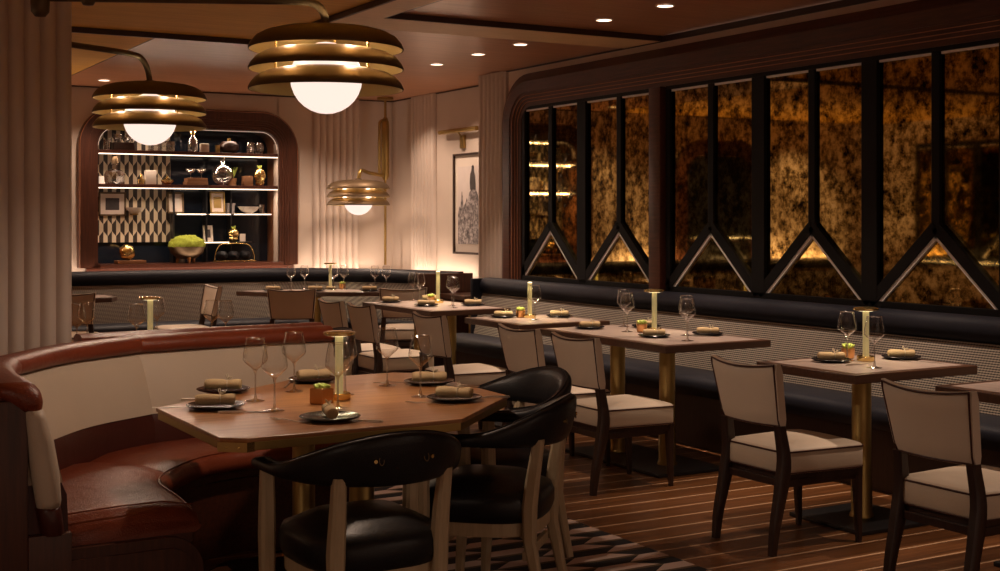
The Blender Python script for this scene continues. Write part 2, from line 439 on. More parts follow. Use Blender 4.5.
for za, zb in SH:
    s = obj('shelf', box(B(), NX0+.01, NX1, YB-.0, YB+ND-.03, za, zb, bev=.004), 'mahog', t)
    obj('light_strip', box(B(), NX0+.02, NX1-.01, YB-.003, YB+.012, za-.009, za), 'shelf_led', s)
lp = arch_loop(NX0+.02, NX1-.012, 2.2, NZ1-.072, NR-.02, 10)
obj('light_strip', tube(B(), [(u_, YB+.015, v_) for u_, v_ in lp], .0028, 6), 'soft_led', t)
bm = B()
for o_, d_ in ((.034, .034), (.057, .046), (.079, .058), (.101, .070), (.182, .080)):
    lp = arch_loop(NX0+.005-o_, NX1+o_, .97, NZ1-.06+o_, NR+o_, 10); tube(bm, [(u_, YB-d_, v_) for u_, v_ in lp], .0035, 6)
obj('highlight_beading', bm, plain('reddish_highlight_bead', (.30, .13, .07), .25), t, 60)  # lighter beads put in for the highlights on the frame steps
for xa, xb, zz in ((3.76, 4.06, 1.50), (4.10, 4.32, 1.50), (4.36, 4.76, 1.50), (4.0, 4.40, 1.21)):
    s = obj('glass_shelf', box(B(), xa, xb, YB+.14, YB+ND-.004, zz-.012, zz), 'cut_glass', t)
    obj('light_strip', box(B(), xa, xb, YB+.132, YB+.14, zz-.012, zz-.002), 'shelf_led', s)
for xx in (3.74, 4.08, 4.34):
    obj('divider', box(B(), xx, xx+.015, YB+.2, YB+ND-.002, 1.0, 1.755), 'black', t)
light('AREA', 'shelf_glow', (3.86, YB+.02, 2.07), 6, (math.radians(-20), 0, 0), shape='RECTANGLE', size=1.7, size_y=.02)
light('AREA', 'shelf_glow', (3.86, YB+.02, 1.74), 8, (math.radians(-20), 0, 0), shape='RECTANGLE', size=1.7, size_y=.02)
light('AREA', 'shelf_glow', (3.86, YB+.06, 2.335), 4.5, (math.radians(-10), 0, 0), shape='RECTANGLE', size=1.3, size_y=.02)

# second dark arched opening of the back wall (it shows in the mirror)
t = thing('arched_alcove', 'dark mahogany arched alcove with one lit shelf, reflected in the mirror', 'alcove')
bm = B(); arch_frame(bm, .25, 1.3, .0, 2.25, .25, prof, pl); obj('frame', bm, 'mahog_v', t, 30)
obj('panel', box(B(), .26, 1.29, YB-.02, YB-.001, .0, 2.24, bev=.004), 'black', t)
s = obj('shelf', box(B(), .28, 1.27, YB-.2, YB-.02, 1.16, 1.2, bev=.004), 'mahog', t)
obj('light_strip', box(B(), .3, 1.25, YB-.1, YB-.03, 1.201, 1.21), 'shelf_led', s)

# right mirrored wall ---------------------------------------------------
plr = lambda u_, v_, d: (XR-d, -u_, v_)
bm = B(); arch_frame(bm, -9.56, -2.0, .50, 2.395, .16, [(o*1.0, d*1.1+.01) for o, d in STEP[:-1]]+[(.27, .07), (.27, 0)], plr, rl='left')
box(bm, XR-.075, XR, 7.555, 7.69, .6, 2.395, bev=.008)
struct('trim_5', bm, 'mahog', 30)
bm = B()
for o_, d_ in ((.036, .052), (.061, .064), (.086, .079)):     # fine polished beads on the steps
    lp = arch_loop(-9.56-o_, -2.0, .50, 2.395+o_, .16+o_, 10, 'left')
    tube(bm, [(XR-d_, -u_, v_) for u_, v_ in lp], .004, 6)
M['bead'] = plain('polished_mahogany_bead', (.45, .22, .13), .25)
struct('trim_6', bm, 'bead', 60)
def lattice(name, label, y_hi, y_lo, peaks, thick, X, sgn=-1, ends=True, zt=2.375):
    """mirror pane with an upright-and-gable lattice; sgn=-1: stands on the right wall facing -x"""
    t = thing(name, label, 'mirror', (X, y_lo, .94))
    def bx(y0, y1, za, zb, d0, d1, bev=.004):
        a, b = X+sgn*d0, X+sgn*d1
        return box(B(), min(a, b)-X, max(a, b)-X, y0-y_lo, y1-y_lo, za-.94, zb-.94, bev=bev)
    obj('mirror_pane', bx(y_lo, y_hi, .90, zt+.02, .001, .012, 0), 'mirror', t)
    obj('top_rail', bx(y_lo, y_hi, zt-.005, zt+.06, .013, .038), 'black_frame', t)
    obj('bottom_rail', bx(y_lo, y_hi, .86, .965, .013, .038), 'black_frame', t)
    edges = [(y_hi-.05, y_hi), (y_lo, y_lo+.05)] if ends else []
    for a, b in edges: obj('stile', bx(a, b, .965, zt-.005, .013, .038), 'black_frame', t)
    for c_ in thick: obj('mullion', bx(c_-.062, c_+.062, .965, zt-.005, .013, .040), 'black_frame', t)
    hw = .485
    for c_ in peaks:
        obj('mullion', bx(c_-.030, c_+.030, 1.38, zt-.005, .013, .034), 'black_frame', t)
        for s_ in (-1, 1):
            q = [(c_-s_*.0, 1.40), (c_+s_*hw, .955)]
            dx, dz = q[1][0]-q[0][0], q[1][1]-q[0][1]; L = math.hypot(dx, dz); nx, nz = -dz/L*.045, dx/L*.045
            def para(off, w2, d0, d1):
                b_ = B(); a_ = []
                for d in (d0, d1):
                    a_.append([(sgn*d, q[0][0]+nx*(off-w2)/.045-y_lo, q[0][1]+nz*(off-w2)/.045-.94), (sgn*d, q[0][0]+nx*(off+w2)/.045-y_lo, q[0][1]+nz*(off+w2)/.045-.94),
                               (sgn*d, q[1][0]+nx*(off+w2)/.045-y_lo, q[1][1]+nz*(off+w2)/.045-.94), (sgn*d, q[1][0]+nx*(off-w2)/.045-y_lo, q[1][1]+nz*(off-w2)/.045-.94)])
                loft(b_, a_); return b_
            db = obj('diagonal_bar', para(0, .033, .013, .038), 'black_frame', t)
            low = -.046*s_ if nz*s_ > 0 else .046*s_
            lo_off = -.043 if nz > 0 else .043
            obj('bevel_strip', para(lo_off, .011, .013, .030), 'bevel', db)
    allb = sorted([c_-.062 for c_ in thick]+[c_+.062 for c_ in thick]+[c_-.030 for c_ in peaks]+[c_+.030 for c_ in peaks]+[y_hi-.05, y_lo+.05])
    for a, b in zip(allb[::2], allb[1::2]):
        obj('bevel_strip', bx(a+.002, b-.002, zt-.020, zt-.006, .013, .024, 0), 'bevel', t)  # pale strip drawn for the bright reflected line atop each pane
    return t
lattice('wall_mirror', 'tall antique mirror panel with two black gable bars, nearest the fluted column', 9.55, 7.69, [9.10, 8.125], [8.63], XR)
lattice('wall_mirror', 'long antique gold mirror wall with black uprights and gables above the banquette', 7.535, 2.2, [7.035, 6.055, 5.08, 4.105, 3.13], [6.545, 5.57, 4.59, 3.62, 2.64], XR)
lattice('wall_mirror', 'antique mirror with black gable lattice on the far left wall, seen reflected', 12.2, 5.0, [11.7, 10.7, 9.7, 8.7, 7.7, 6.7, 5.7], [11.2, 10.2, 9.2, 8.2, 7.2, 6.2], XL, sgn=1)

# picture and picture light on the set-back wall --------------------------
t = thing('framed_picture', 'tall black-framed grey picture on the cream wall in the far corner', 'picture', (XREC, 11.1, 1.1))
fy0, fy1, fz0, fz1 = -.40, .42, 0, .99
bm = B()
for a in ((fy0, fy1, fz0, fz0+.022), (fy0, fy1, fz1-.022, fz1), (fy0, fy0+.022, fz0, fz1), (fy1-.022, fy1, fz0, fz1)): box(bm, -.035, -.001, *a, bev=.003)
obj('frame', bm, 'leg_dark', t)
obj('mat_board', box(B(), -.014, -.002, fy0+.02, fy1-.02, fz0+.02, fz1-.02), 'paper', t)
obj('print', box(B(), -.018, -.014, fy0+.09, fy1-.09, fz0+.10, fz1-.13), 'art_sky', t)
bm = B()   # rising ground with ruins and a lone figure on top, grey on grey
rock = [(.33, .10), (.33, .40), (.30, .47), (.28, .45), (.265, .56), (.25, .62), (.235, .57), (.22, .46), (.18, .50), (.15, .55), (.13, .52), (.10, .60), (.06, .63), (-.02, .64), (-.06, .60), (-.12, .5), (-.2, .55), (-.31, .4), (-.31, .10)]
loft(bm, [[(-.0205, y_, z_) for y_, z_ in rock], [(-.018, y_, z_) for y_, z_ in rock]])
g = NG('grey_rocky_print'); v, x, y, z = g.xyz()
M['rocks'] = g.fin(g.ramp(g.noise(v, 22, 6, .75), [(.38, (.07, .06, .06)), (.5, (.24, .21, .21)), (.62, (.52, .47, .45))]), .8, 0)
obj('print_rocks', bm, 'rocks', t)
bm = B(); fig = [(.075, .63), (.085, .70), (.075, .78), (.05, .82), (.045, .86), (.02, .87), (.0, .85), (.0, .81), (-.02, .77), (-.03, .68), (-.03, .63)]
loft(bm, [[(-.0225, y_, z_) for y_, z_ in fig], [(-.0205, y_, z_) for y_, z_ in fig]])
obj('print_figure', bm, 'art_dark', t)
t = thing('picture_light', 'slim brass picture light bar above the framed picture', 'lamp', (XREC, 11.35, 2.24))
obj('bar', tube(B(), [(-.07, -.40, .075), (-.07, .38, .075)], .022, 12), 'brass', t, 60)
obj('bracket', box(B(), -.03, -.001, -.05, .03, -.10, .03, bev=.004), 'brass', t)
obj('arm', tube(B(), [(-.02, -.01, 0), (-.07, -.01, .06)], .008, 8), 'brass', t, 60)
light('SPOT', 'picture_beam', (XREC-.19, 11.35, 2.28), 3, (0, math.radians(25), 0), spot_size=2.2, spot_blend=.8, shadow_soft_size=.05)

# ------------------------------------------------------------------ pendant lamps
def make_pendant():
    t = thing('pendant_lamp', '', 'lamp')
    R_ = .30
    def shade(z, top=False):
        o_ = [(R_, z), (R_+.001, z+.006), (R_-.008, z+.025), (R_-.028, z+.048), (R_-.06, z+.066), (R_-.10, z+.077)]
        i_ = [(R_-.10, z+.073), (R_-.062, z+.060), (R_-.032, z+.042), (R_-.012, z+.02), (R_-.004, z)]
        if top: o_ += [(.12, z+.088), (.0, z+.092)]; i_ = [(0, z+.084), (.12, z+.082)]+i_
        else: o_ += [(.155, z+.082)]; i_ = [(.155, z+.078)]+i_
        return o_, i_
    for k, z in enumerate((.0, .078, .156)):
        o_, i_ = shade(z, k == 2)
        n0 = len(o_); bm = B(); lathe(bm, o_, 48)
        s = obj('shade', bm, 'bronze', t, 60)
        bm = B(); lathe(bm, i_, 48); obj('reflector', bm, 'shade_in', s, 60)
    bm = B(); pr = []
    for k in range(15):
        a = -PI/2+PI*k/14*.98; pr.append((max(0, .14*math.cos(a)) if k else 0, .047+.14*math.sin(a)))
    pr.append((0, .187)); pr = [(r_ * 1.0, min(z_, .235)) for r_, z_ in pr]
    lathe(bm, pr, 40); obj('globe', bm, 'globe', t, 180)
    for k in range(3):
        a = math.radians(-62+120*k); x_, y_ = .205*math.cos(a), .205*math.sin(a)
        obj('spacer_pin', tube(B(), [(x_, y_, .0+.03), (x_, y_, .225)], .005, 8), 'brass_br', t)
    obj('cap', lathe(B(), [(0, .235), (.035, .24), (.03, .255), (0, .262)], 20), 'bronze', t, 40)
    return t
def rot(v, a): return (v[0]*math.cos(a)-v[1]*math.sin(a), v[0]*math.sin(a)+v[1]*math.cos(a), v[2])
p1 = make_pendant(); p1.location = (1.946, 4.75, 1.944)
p1['label'] = 'largest, nearest bronze three-tier pendant lamp above the booth table'; p1['group'] = 'tiered bronze lamps'
p2 = dup(p1, 'bronze three-tier pendant lamp at left in front of the display niche', (1.874, 7.064, 1.934))
p3 = dup(p1, 'small bronze three-tier lamp hanging by the pole in the far corner', (5.43, 12.39, 1.585), scale=1.08)
p4 = dup(p1, 'added bronze tiered pendant lamp for fill, outside the frame, right of the camera', (3.4, .9, 1.95))  # unseen lamp added as fill light for the near room
p5 = dup(p1, 'added bronze tiered pendant lamp for fill, outside the frame, left of the camera', (-.75, 2.4, 1.95))  # second unseen lamp, added for the same fill
for nm_, p_ in (('pendant', p4), ('pendant', p5), ('pendant', p1), ('pendant', p2), ('pendant', p3)):
    light('SPOT', 'pendant_bulb', (p_.location.x, p_.location.y, p_.location.z-.14), 27 if p_ is p1 else 15, spot_size=math.radians(168), spot_blend=.5, shadow_soft_size=.035)
    if p_ in (p1, p2, p3):
        for k_ in range(4):
            a_ = k_*PI/2+.2
            for zz in (.118, .196): light('POINT', 'pendant_bulb', (p_.location.x+.175*math.cos(a_), p_.location.y+.175*math.sin(a_), p_.location.z+zz), .8, shadow_soft_size=.02)
        light('SPOT', 'ceiling_fill', (p_.location.x, p_.location.y, p_.location.z+.27), 7 if p_ is p1 else 2, (PI, 0, 0), (1, .74, .42), spot_size=math.radians(165), spot_blend=.6, shadow_soft_size=.05)  # added upward light to brighten the ceiling; the top shade is closed
# arm and drop pole of the nearest lamp
A = Vector((-.984, .457, 0))   # offset from lamp centre to its pole
bm = B(); tube(bm, smooth_path([(0, 0, .24), (-.01, .005, .30), (-.04, .02, .335), (-.10, .05, .345), (-.3, .14, .345), (-.984, .457, .345)], 5), .0155, 12)
obj('arm', bm, 'bronze', p1, 60)
bm = B(); lathe(bm, [(0, .27), (.02, .272), (.034, .29), (.036, .32), (.036, CZ-1.944-.012), (.05, CZ-1.944-.01), (.05, CZ-1.944)], 20, (A.x, A.y, 0))
obj('drop_pole', bm, 'bronze', p1, 60)
q = A*.835; obj('knuckle', lathe(B(), [(0, .315), (.02, .318), (.029, .335), (.029, .36), (.02, .375), (0, .38)], 16, (q.x, q.y, 0)), 'bronze', p1, 60)
# arm of the second lamp, reaching to the side of the fluted column
bm = B(); tube(bm, smooth_path([(0, 0, .24), (-.015, -.01, .31), (-.05, -.03, .365), (-.11, -.06, .385), (-.3, -.16, .39), (-.605, -.33, .39)], 5), .0155, 12)
obj('arm', bm, 'bronze', p2, 60)
# pole and swing arm of the third
s_ = 1/1.08; V = lambda x_, y_, z_: ((x_-5.43)*s_, (y_-12.39)*s_, (z_-1.585)*s_)
PX, PY_ = 5.84, 12.62
bm = B(); tube(bm, [V(PX, PY_, CZ-.005), V(PX, PY_, .96)], .013*s_, 12); lathe(bm, [(0, 0), (.08, 0), (.08, -.02), (.02, -.03), (0, -.03)], 20, V(PX, PY_, CZ-.004))
obj('drop_pole', bm, 'brass', p3, 60)
bm = B(); tube(bm, [V(PX, PY_, 2.52), V(PX, PY_, 2.46), V(PX, PY_, 1.90), V(PX, PY_, 1.86)], [.02, .04, .04, .02], 14)
obj('sleeve', bm, 'brass', p3, 60)
bm = B(); tube(bm, smooth_path([V(PX-.01, PY_-.02, 2.50), V(PX-.08, PY_-.05, 2.47), V(PX-.095, PY_-.06, 2.38), V(PX-.095, PY_-.06, 1.93)], 5), .014, 10)
tube(bm, smooth_path([V(PX, PY_, 1.90), V(5.6, 12.52, 1.93), V(5.50, 12.44, 1.95), V(5.45, 12.40, 1.93), V(5.43, 12.39, 1.84)], 5), .018, 10)
obj('arm', bm, 'brass', p3, 60)

# downlight fittings
dl = thing('ceiling_downlight', '', 'downlight', (0, 0, CZ))
obj('ring', lathe(B(), [(.062, 0), (.062, -.004), (.052, -.006), (.05, 0)], 24), 'white', dl, 40)
obj('lens', lathe(B(), [(0, -.002), (.05, -.002), (.05, -.0008), (0, -.0008)], 24), 'led', dl, 40)
lab = {0: 'small round ceiling downlight nearest the big pendant lamp', 1: 'small round ceiling downlight, second from the big pendant lamp', 2: 'small round ceiling downlight just beyond the ceiling beam, third from the pendant',
       3: 'small round downlight in the near coffer, just past the beam', 4: 'small round downlight in the near coffer, topmost in the photo', 5: 'small round ceiling downlight above the left end of the display niche'}
for i, (x, y) in enumerate(DOWN):
    z = CZ+.035 if y < 7.62 else CZ
    l_ = lab.get(i, 'small round ceiling downlight outside the frame of the photo')
    if i == 0: dl.location = (x, y, z-.001); dl['label'] = l_; dl['group'] = 'recessed ceiling downlights'
    elif i < 6: dup(dl, l_, (x, y, z-.001))

# ------------------------------------------------------------------ banquettes
def fan(n=8, r=.06, c=(0, 0), a0=0, a1=PI):
    return [(c[0]+r*math.cos(a0+(a1-a0)*k/n), c[1]+r*math.sin(a0+(a1-a0)*k/n)) for k in range(n+1)]
def banquette(name, label, path, cuts, dirn=1, endcap=True, top=.93):
    """path runs along the inner top edge of the back; offset + is behind, - is towards the seat"""
    t = thing(name, label, 'banquette', (path[0][0], path[0][1], 0))
    P_ = [(x-path[0][0], y-path[0][1]) for x, y in path]
    s = dirn
    roll = [(s*o, z) for o, z in [(.075, top-.13), (.012, top-.135), (-.012, top-.12), (-.028, top-.085), (-.028, top-.05), (-.012, top-.018), (.02, top), (.075, top+.002)]]
    back = [(s*o, z) for o, z in [(.075, top-.135), (.0, top-.135), (-.085, .46), (-.085, .40), (.075, .40)]]
    seat = [(s*o, z) for o, z in [(-.08, .36), (-.08, .445), (-.20, .458), (-.37, .452), (-.415, .437), (-.432, .41), (-.430, .36), (-.415, .335), (-.08, .335)]]
    base = [(s*o, z) for o, z in [(.075, 0), (.075, .40), (-.05, .40), (-.05, .335), (-.37, .335), (-.37, 0)]]
    # segments
    segs = []; last = 0
    for c_ in cuts+[len(P_)-1]: segs.append(P_[last:c_+1]); last = c_
    for sg in segs:
        obj('back_roll', sweep2d(B(), sg, roll), 'navy_leather', t, 50)
        obj('back_panel', sweep2d(B(), sg, back), 'weave', t, 40)
        obj('seat_cushion', sweep2d(B(), sg, seat), 'navy_leather', t, 50)
    obj('base', sweep2d(B(), P_, base), 'leg_dark', t, 30)
    return t
ys = [10.0, 8.55, 7.1, 5.55, 4.1, 2.6]
bq = banquette('banquette', 'long navy leather banquette with houndstooth back under the mirrored wall', [(5.56, y) for y in ys], [1, 2, 3, 4], dirn=1)
obj('end_panel', box(B(), -.10, .15, .001, .04, 0, .925, bev=.01), 'navy_leather', bq)
bpath = [(-1.2, 12.76), (1.0, 12.76), (2.6, 12.76), (4.0, 12.76), (4.55, 12.74), (4.95, 12.60), (5.25, 12.30), (5.50, 11.95), (5.72, 11.5), (5.86, 11.02)]
bq2 = banquette('banquette', 'curved navy leather banquette with houndstooth back along the back wall', bpath, [1, 2, 3, 5, 7], dirn=1, top=.94)
obj('end_panel', box(B(), 6.62, 7.20, -1.79, -1.75, 0, .93, bev=.01), 'mahog_v', bq2)

# ------------------------------------------------------------------ the red booth
def booth():
    base = (0.93, 4.42)
    t = thing('booth_sofa', 'curved oxblood leather booth with cream back panels in the left foreground', 'booth', (base[0], base[1], 0))
    top = smooth_path([(.77, 4.42, 0), (.772, 4.62, 0), (.778, 4.85, 0), (.80, 5.06, 0), (.86, 5.26, 0)], 4)[:-1]+smooth_path([(.86, 5.26, 0), (1.14, 5.63, 0), (1.50, 5.89, 0)], 8)[:-1]+smooth_path([(1.50, 5.89, 0), (2.0, 5.975, 0), (2.48, 6.0, 0)], 6)
    top = [(p.x-base[0], p.y-base[1]) for p in top]
    # travel is away from the camera then right: the outside is to the left (+)
    roll = [(.10, .84), (.10, .885), (.085, .905), (.05, .917), (.0, .917), (-.03, .905), (-.046, .885), (-.046, .865), (-.038, .85), (-.01, .84)]
    cream = [(.09, .84), (-.015, .84), (-.042, .80), (-.075, .72), (-.105, .63), (-.118, .58), (.09, .58)]
    low = [(.09, .58), (-.113, .58), (-.13, .54), (-.135, .42), (.09, .42)]
    cuts = [0, 16, 32, 44]
    for a, b in zip(cuts, cuts[1:]):
        sg = top[a:b+1]
        obj('back_roll', sweep2d(B(), sg, roll), 'red_leather', t, 50)
        obj('back_panel', sweep2d(B(), sg, cream), 'cream_leather', t, 50)
        obj('lower_back_band', sweep2d(B(), sg, low), 'red_dark', t, 50)
    obj('shell', sweep2d(B(), top, [(.135, 0), (.135, .88), (.12, .895), (.10, .895), (.10, 0)]), 'mahog_v', t, 30)
    # end of the back facing the camera: timber board, upholstered nose
    obj('end_board', box(box(B(), -.36, -.155, -.035, -.002, 0, .862, bev=.012), -.156, -.02, -.034, -.002, 0, .42, bev=.004), 'mahog_v', t, 40)
    def nose(name, rows, mat, y0=-.062):
        secs = []
        for z_, xa, xb, bul in rows:
            w_ = xb-xa; secs.append([(xa, -.001, z_), (xa, -.025*bul, z_), (xa+.18*w_, y0*.85*bul, z_), (xa+.5*w_, y0*bul, z_), (xa+.82*w_, y0*.85*bul, z_), (xb, -.025*bul, z_), (xb, -.001, z_)])
        obj(name, loft(B(), secs), mat, t, 70)
    nose('end_roll', [(.824, -.178, -.112, .75), (.85, -.21, -.108, .85), (.88, -.25, -.115, .85), (.903, -.255, -.13, .6), (.917, -.25, -.15, .2)], 'red_leather')
    nose('end_pad', [(.505, -.125, -.055, .8), (.53, -.13, -.052, 1), (.62, -.145, -.058, 1), (.72, -.158, -.075, 1), (.80, -.168, -.098, 1), (.826, -.172, -.108, .8)], 'cream_leather')
    nose('end_band', [(.415, -.112, -.04, .7), (.45, -.118, -.045, .9), (.50, -.128, -.052, .9), (.508, -.13, -.055, .8)], 'red_dark')
    # seat cushion: strip between the back foot line and the front line
    inner = smooth_path([(.90, 4.44, 0), (.905, 4.82, 0), (.985, 5.18, 0), (1.21, 5.52, 0), (1.55, 5.745, 0), (2.02, 5.835, 0), (2.48, 5.865, 0)], 6)
    front = smooth_path([(1.355, 4.44, 0), (1.365, 4.66, 0), (1.37, 4.90, 0), (1.46, 5.12, 0), (1.70, 5.36, 0), (2.06, 5.43, 0), (2.48, 5.44, 0)], 6)
    def strip(bm, lo, hi, ff, i0, i1, r=.03, crown=.0):
        secs = []
        for i in range(i0, i1+1):
            a = inner[i]; b = front[i]; d = (b-a); L = d.length; d = d/L
            e = min(i-i0, i1-i)            # soften the ends of each cushion
            dz = (0.045 if e == 0 and i == 0 else .016 if e == 0 else .008 if e == 1 else 0)
            def P_(u_, z_): q_ = a+d*(u_); return (q_.x-base[0], q_.y-base[1], z_)
            W = L+ff
            secs.append([P_(-.01, lo), P_(-.01, hi-dz), P_(W*.3, hi+.010-dz), P_(W*.65, hi+.012-dz), P_(W-.07, hi-.001-dz), P_(W-.03, hi-.012-dz*.9), P_(W-.008, hi-.030-dz*.7), P_(W, hi-.055-dz*.4), P_(W-.004, lo+.010), P_(W-.02, lo)])
        return loft(bm, secs)
    for a, b in ((0, 18), (18, 36)):
        obj('seat_cushion', strip(B(), .362, .455, 0, a, b), 'red_leather', t, 60)
    # welt along the front of the near cushion
    bm = B(); pts = [(front[i]+(inner[i]-front[i]).normalized()*.035) for i in range(0, 37)]
    tube(bm, [(p.x-base[0], p.y-base[1], .447) for p in pts], .0035, 6); obj('piping', bm, 'red_leather', t, 60)
    bm = B()
    tube(bm, [(-.02, .055, .463), (.15, .05, .472), (.30, .05, .472), (.40, .05, .452)], .003, 6); obj('piping', bm, 'red_leather', t, 60)
    secs = []
    for i in range(37):
        a = inner[i]; b = front[i]; d = (b-a).normalized()
        p0 = a-d*.05; p1 = b-d*.03; p2 = b-d*.055
        secs.append([(p0.x-base[0], p0.y-base[1], 0), (p0.x-base[0], p0.y-base[1], .362), (p1.x-base[0], p1.y-base[1], .362), (p1.x-base[0], p1.y-base[1], .33), (p2.x-base[0], p2.y-base[1], .32), (p2.x-base[0], p2.y-base[1], 0)])
    obj('plinth', loft(B(), secs), 'mahog', t, 30)
    # moulded near end under the seat
    for off, yy in ((0, -.012), (.035, -.026)):
        q = [(-.16, 0), (-.16, .36-off), (.30, .36-off)]+[(.30+(.125-off)*math.sin(a*PI/12), .235+(.125-off)*math.cos(a*PI/12)) for a in range(1, 7)]+[(.425-off, 0)]
        obj('end_moulding', loft(B(), [[(x_, y_, z_) for x_, z_ in q] for y_ in (yy, .02)]), 'mahog_v', t, 40)
    return t
booth()
# neighbouring booth, back to back with it
t = thing('booth_sofa', 'dark red leather booth back just showing behind the curved booth', 'booth', (1.30, 6.15, 0))
path = [(2.55-1.30, .10), (.9, .08), (.5, .05), (.02, .0)]
obj('back_roll', sweep2d(B(), path, [(-.0, .80), (-.0, .895), (-.03, .91), (-.09, .91), (-.12, .895), (-.13, .85), (-.12, .80)]), 'red_leather', t, 50)
obj('back_panel', sweep2d(B(), path, [(-.0, .0), (-.0, .80), (-.12, .80), (-.18, .45), (-.18, 0)]), 'cream_leather', t, 40)
obj('seat_cushion', sweep2d(B(), path, [(-.18, .33), (-.18, .45), (-.36, .455), (-.40, .42), (-.39, .33)]), 'red_leather', t, 50)
obj('plinth', sweep2d(B(), path, [(-.18, 0), (-.18, .33), (-.35, .33), (-.35, 0)]), 'mahog', t, 30)

# ------------------------------------------------------------------ rug
bm = prism(B(), [(1.40, 2.4), (3.40, 2.4), (3.40, 6.55), (2.60, 6.55), (2.60, 5.46), (2.06, 5.40), (1.72, 5.32), (1.48, 5.06), (1.40, 4.90)], .0, .008)
tag(obj('area_rug', bm, 'rug'), 'black, cream and brown geometric rug under the booth table', 'rug')

# ------------------------------------------------------------------ tables
def inset(pts, d):
    n = len(pts); cx = sum(p[0] for p in pts)/n; cy = sum(p[1] for p in pts)/n
    out = []
    for i in range(n):
        p = Vector(pts[i]); a = (p-Vector(pts[i-1])).normalized(); b = (Vector(pts[(i+1) % n])-p).normalized()
        na = Vector((-a.y, a.x)); nb = Vector((-b.y, b.x)); m_ = (na+nb).normalized(); k = d/max(.4, m_.dot(na))
        q = p+m_*k; out.append((q.x, q.y))
    return out
def table(name, label, pts, peds, rim='table_dark', top='table_pale', edge=None, group=None, thick=.042, plate=.24, zt=.75):
    """pts counter-clockwise world outline"""
    cx = sum(p[0] for p in pts)/len(pts); cy = sum(p[1] for p in pts)/len(pts)
    L = [(x-cx, y-cy) for x, y in pts]
    t = thing(name, label, 'table', (cx, cy, 0), group=group)
    if edge:
        obj('tabletop', prism(B(), L, zt-.014, zt, bev=.003), rim, t)
        obj('brass_edge', prism(B(), inset(L, .006), zt-.042, zt-.014, bev=.002), edge, t)
    else:
        obj('tabletop', prism(B(), L, zt-thick, zt-.0012, bev=.004), rim, t)
        if top: obj('inlay', prism(B(), inset(L, .045), zt-.006, zt), top, t)
    for px, py in peds:
        x_, y_ = px-cx, py-cy; p_ = obj('pedestal', lathe(B(), [(0, .02), (.058, .02), (.058, .03), (.05, .04), (.05, .20), (.046, .205), (.046, zt-.052-.01), (.07, zt-.055), (0, zt-.055)], 28, (x_, y_, 0)), 'brass', t, 40)
    xs = [p[0]-cx for p in peds]; yy = [p[1]-cy for p in peds]
    o = obj('base_plate', box(B(), min(xs)-plate, max(xs)+plate, min(yy)-plate, max(yy)+plate, 0.0005, .02, bev=.004), 'black', t)
    return t
main_pts = [(1.29, 4.03), (1.36, 3.97), (2.14, 3.99), (2.58, 4.43), (2.61, 5.27), (2.52, 5.36), (2.03, 5.34), (1.29, 4.78)]
mt = table('dining_table', 'large walnut octagonal table with brass edge in front of the red booth', main_pts, [(1.95, 4.42), (1.95, 5.0)], rim='table_wood', top=None, edge='brass')
for (a, b) in (((1.287, 4.02), (1.358, 3.963)),):
    pass
bm = B(); prism(bm, [(1.283-1.94+.0, 4.035-4.65), (1.355-1.94, 3.963-4.65), (1.375-1.94, 3.963-4.65), (1.29-1.94, 4.05-4.65)], .7, .736)
mt_c = mt.location
ncx, ncy = mt_c.x, mt_c.y
bm.free(); bm = B(); prism(bm, [(1.281-ncx, 4.028-ncy), (1.357-ncx, 3.964-ncy), (1.385-ncx, 3.972-ncy), (1.296-ncx, 4.05-ncy)], .706, .7365)
for k_ in (.3, .7):
    lathe(bm, [(.004, 0), (.004, .002), (0, .003)], 8, (1.281+(1.357-1.281)*k_-ncx-.002, 4.028-.064*k_-ncy-.002, .718))
obj('corner_plate', bm, 'brass_br', mt, 40)
def rect(x0, x1, y0, y1): return [(x0, y0), (x1, y0), (x1, y1), (x0, y1)]
gT = 'pedestal tables along the banquette'
T5 = table('dining_table', 'dark-edged table cut off by the right edge of the photo', rect(4.28, 5.06, 3.12, 3.82), [(4.72, 3.45)], group=gT)
T4 = table('dining_table', 'square dark-edged pedestal table nearest the camera with lamp, at right', rect(4.25, 5.04, 4.24, 4.90), [(4.62, 4.57)], group=gT)
T3 = table('dining_table', 'long dark-edged table on two brass pedestals, in the middle of the banquette', rect(4.33, 5.08, 5.73, 7.08), [(4.62, 6.10), (4.62, 6.60)], group=gT)
T2 = table('dining_table', 'small dark-edged table with one wine glass, behind the long two-pedestal table', rect(4.37, 5.09, 7.36, 8.12), [(4.72, 7.75)], group=gT)
T1 = table('dining_table', 'farthest dark-edged table of the banquette row with candle-like lamp', rect(4.44, 5.14, 8.79, 10.05), [(4.8, 9.15), (4.8, 9.7)], group=gT)
T0 = table('dining_table', 'angled dark-edged table in front of the back wall banquette', [(4.06, 12.18), (4.24, 11.84), (5.24, 11.34), (5.42, 11.62), (5.05, 12.13), (4.62, 12.26), (4.2, 12.26)], [(4.75, 11.85)], group=gT)
TL = table('dining_table', 'small dark table at far left beside the fluted column', [(1.95, 11.75), (2.78, 11.75), (2.86, 11.9), (2.86, 12.2), (2.78, 12.25), (1.95, 12.25)], [(2.4, 12.02)], group=gT, plate=.16)
T6 = table('dining_table', 'table hidden behind the red booth, carrying the lamp at left', rect(1.42, 2.55, 6.72, 7.70), [(2.0, 7.2)], rim='table_wood', top=None, edge='brass')
TR = table('side_table', 'small dark side table between the two banquettes in the far corner', rect(5.58, 6.05, 10.36, 10.92), [(5.82, 10.64)], top=None, plate=.15)

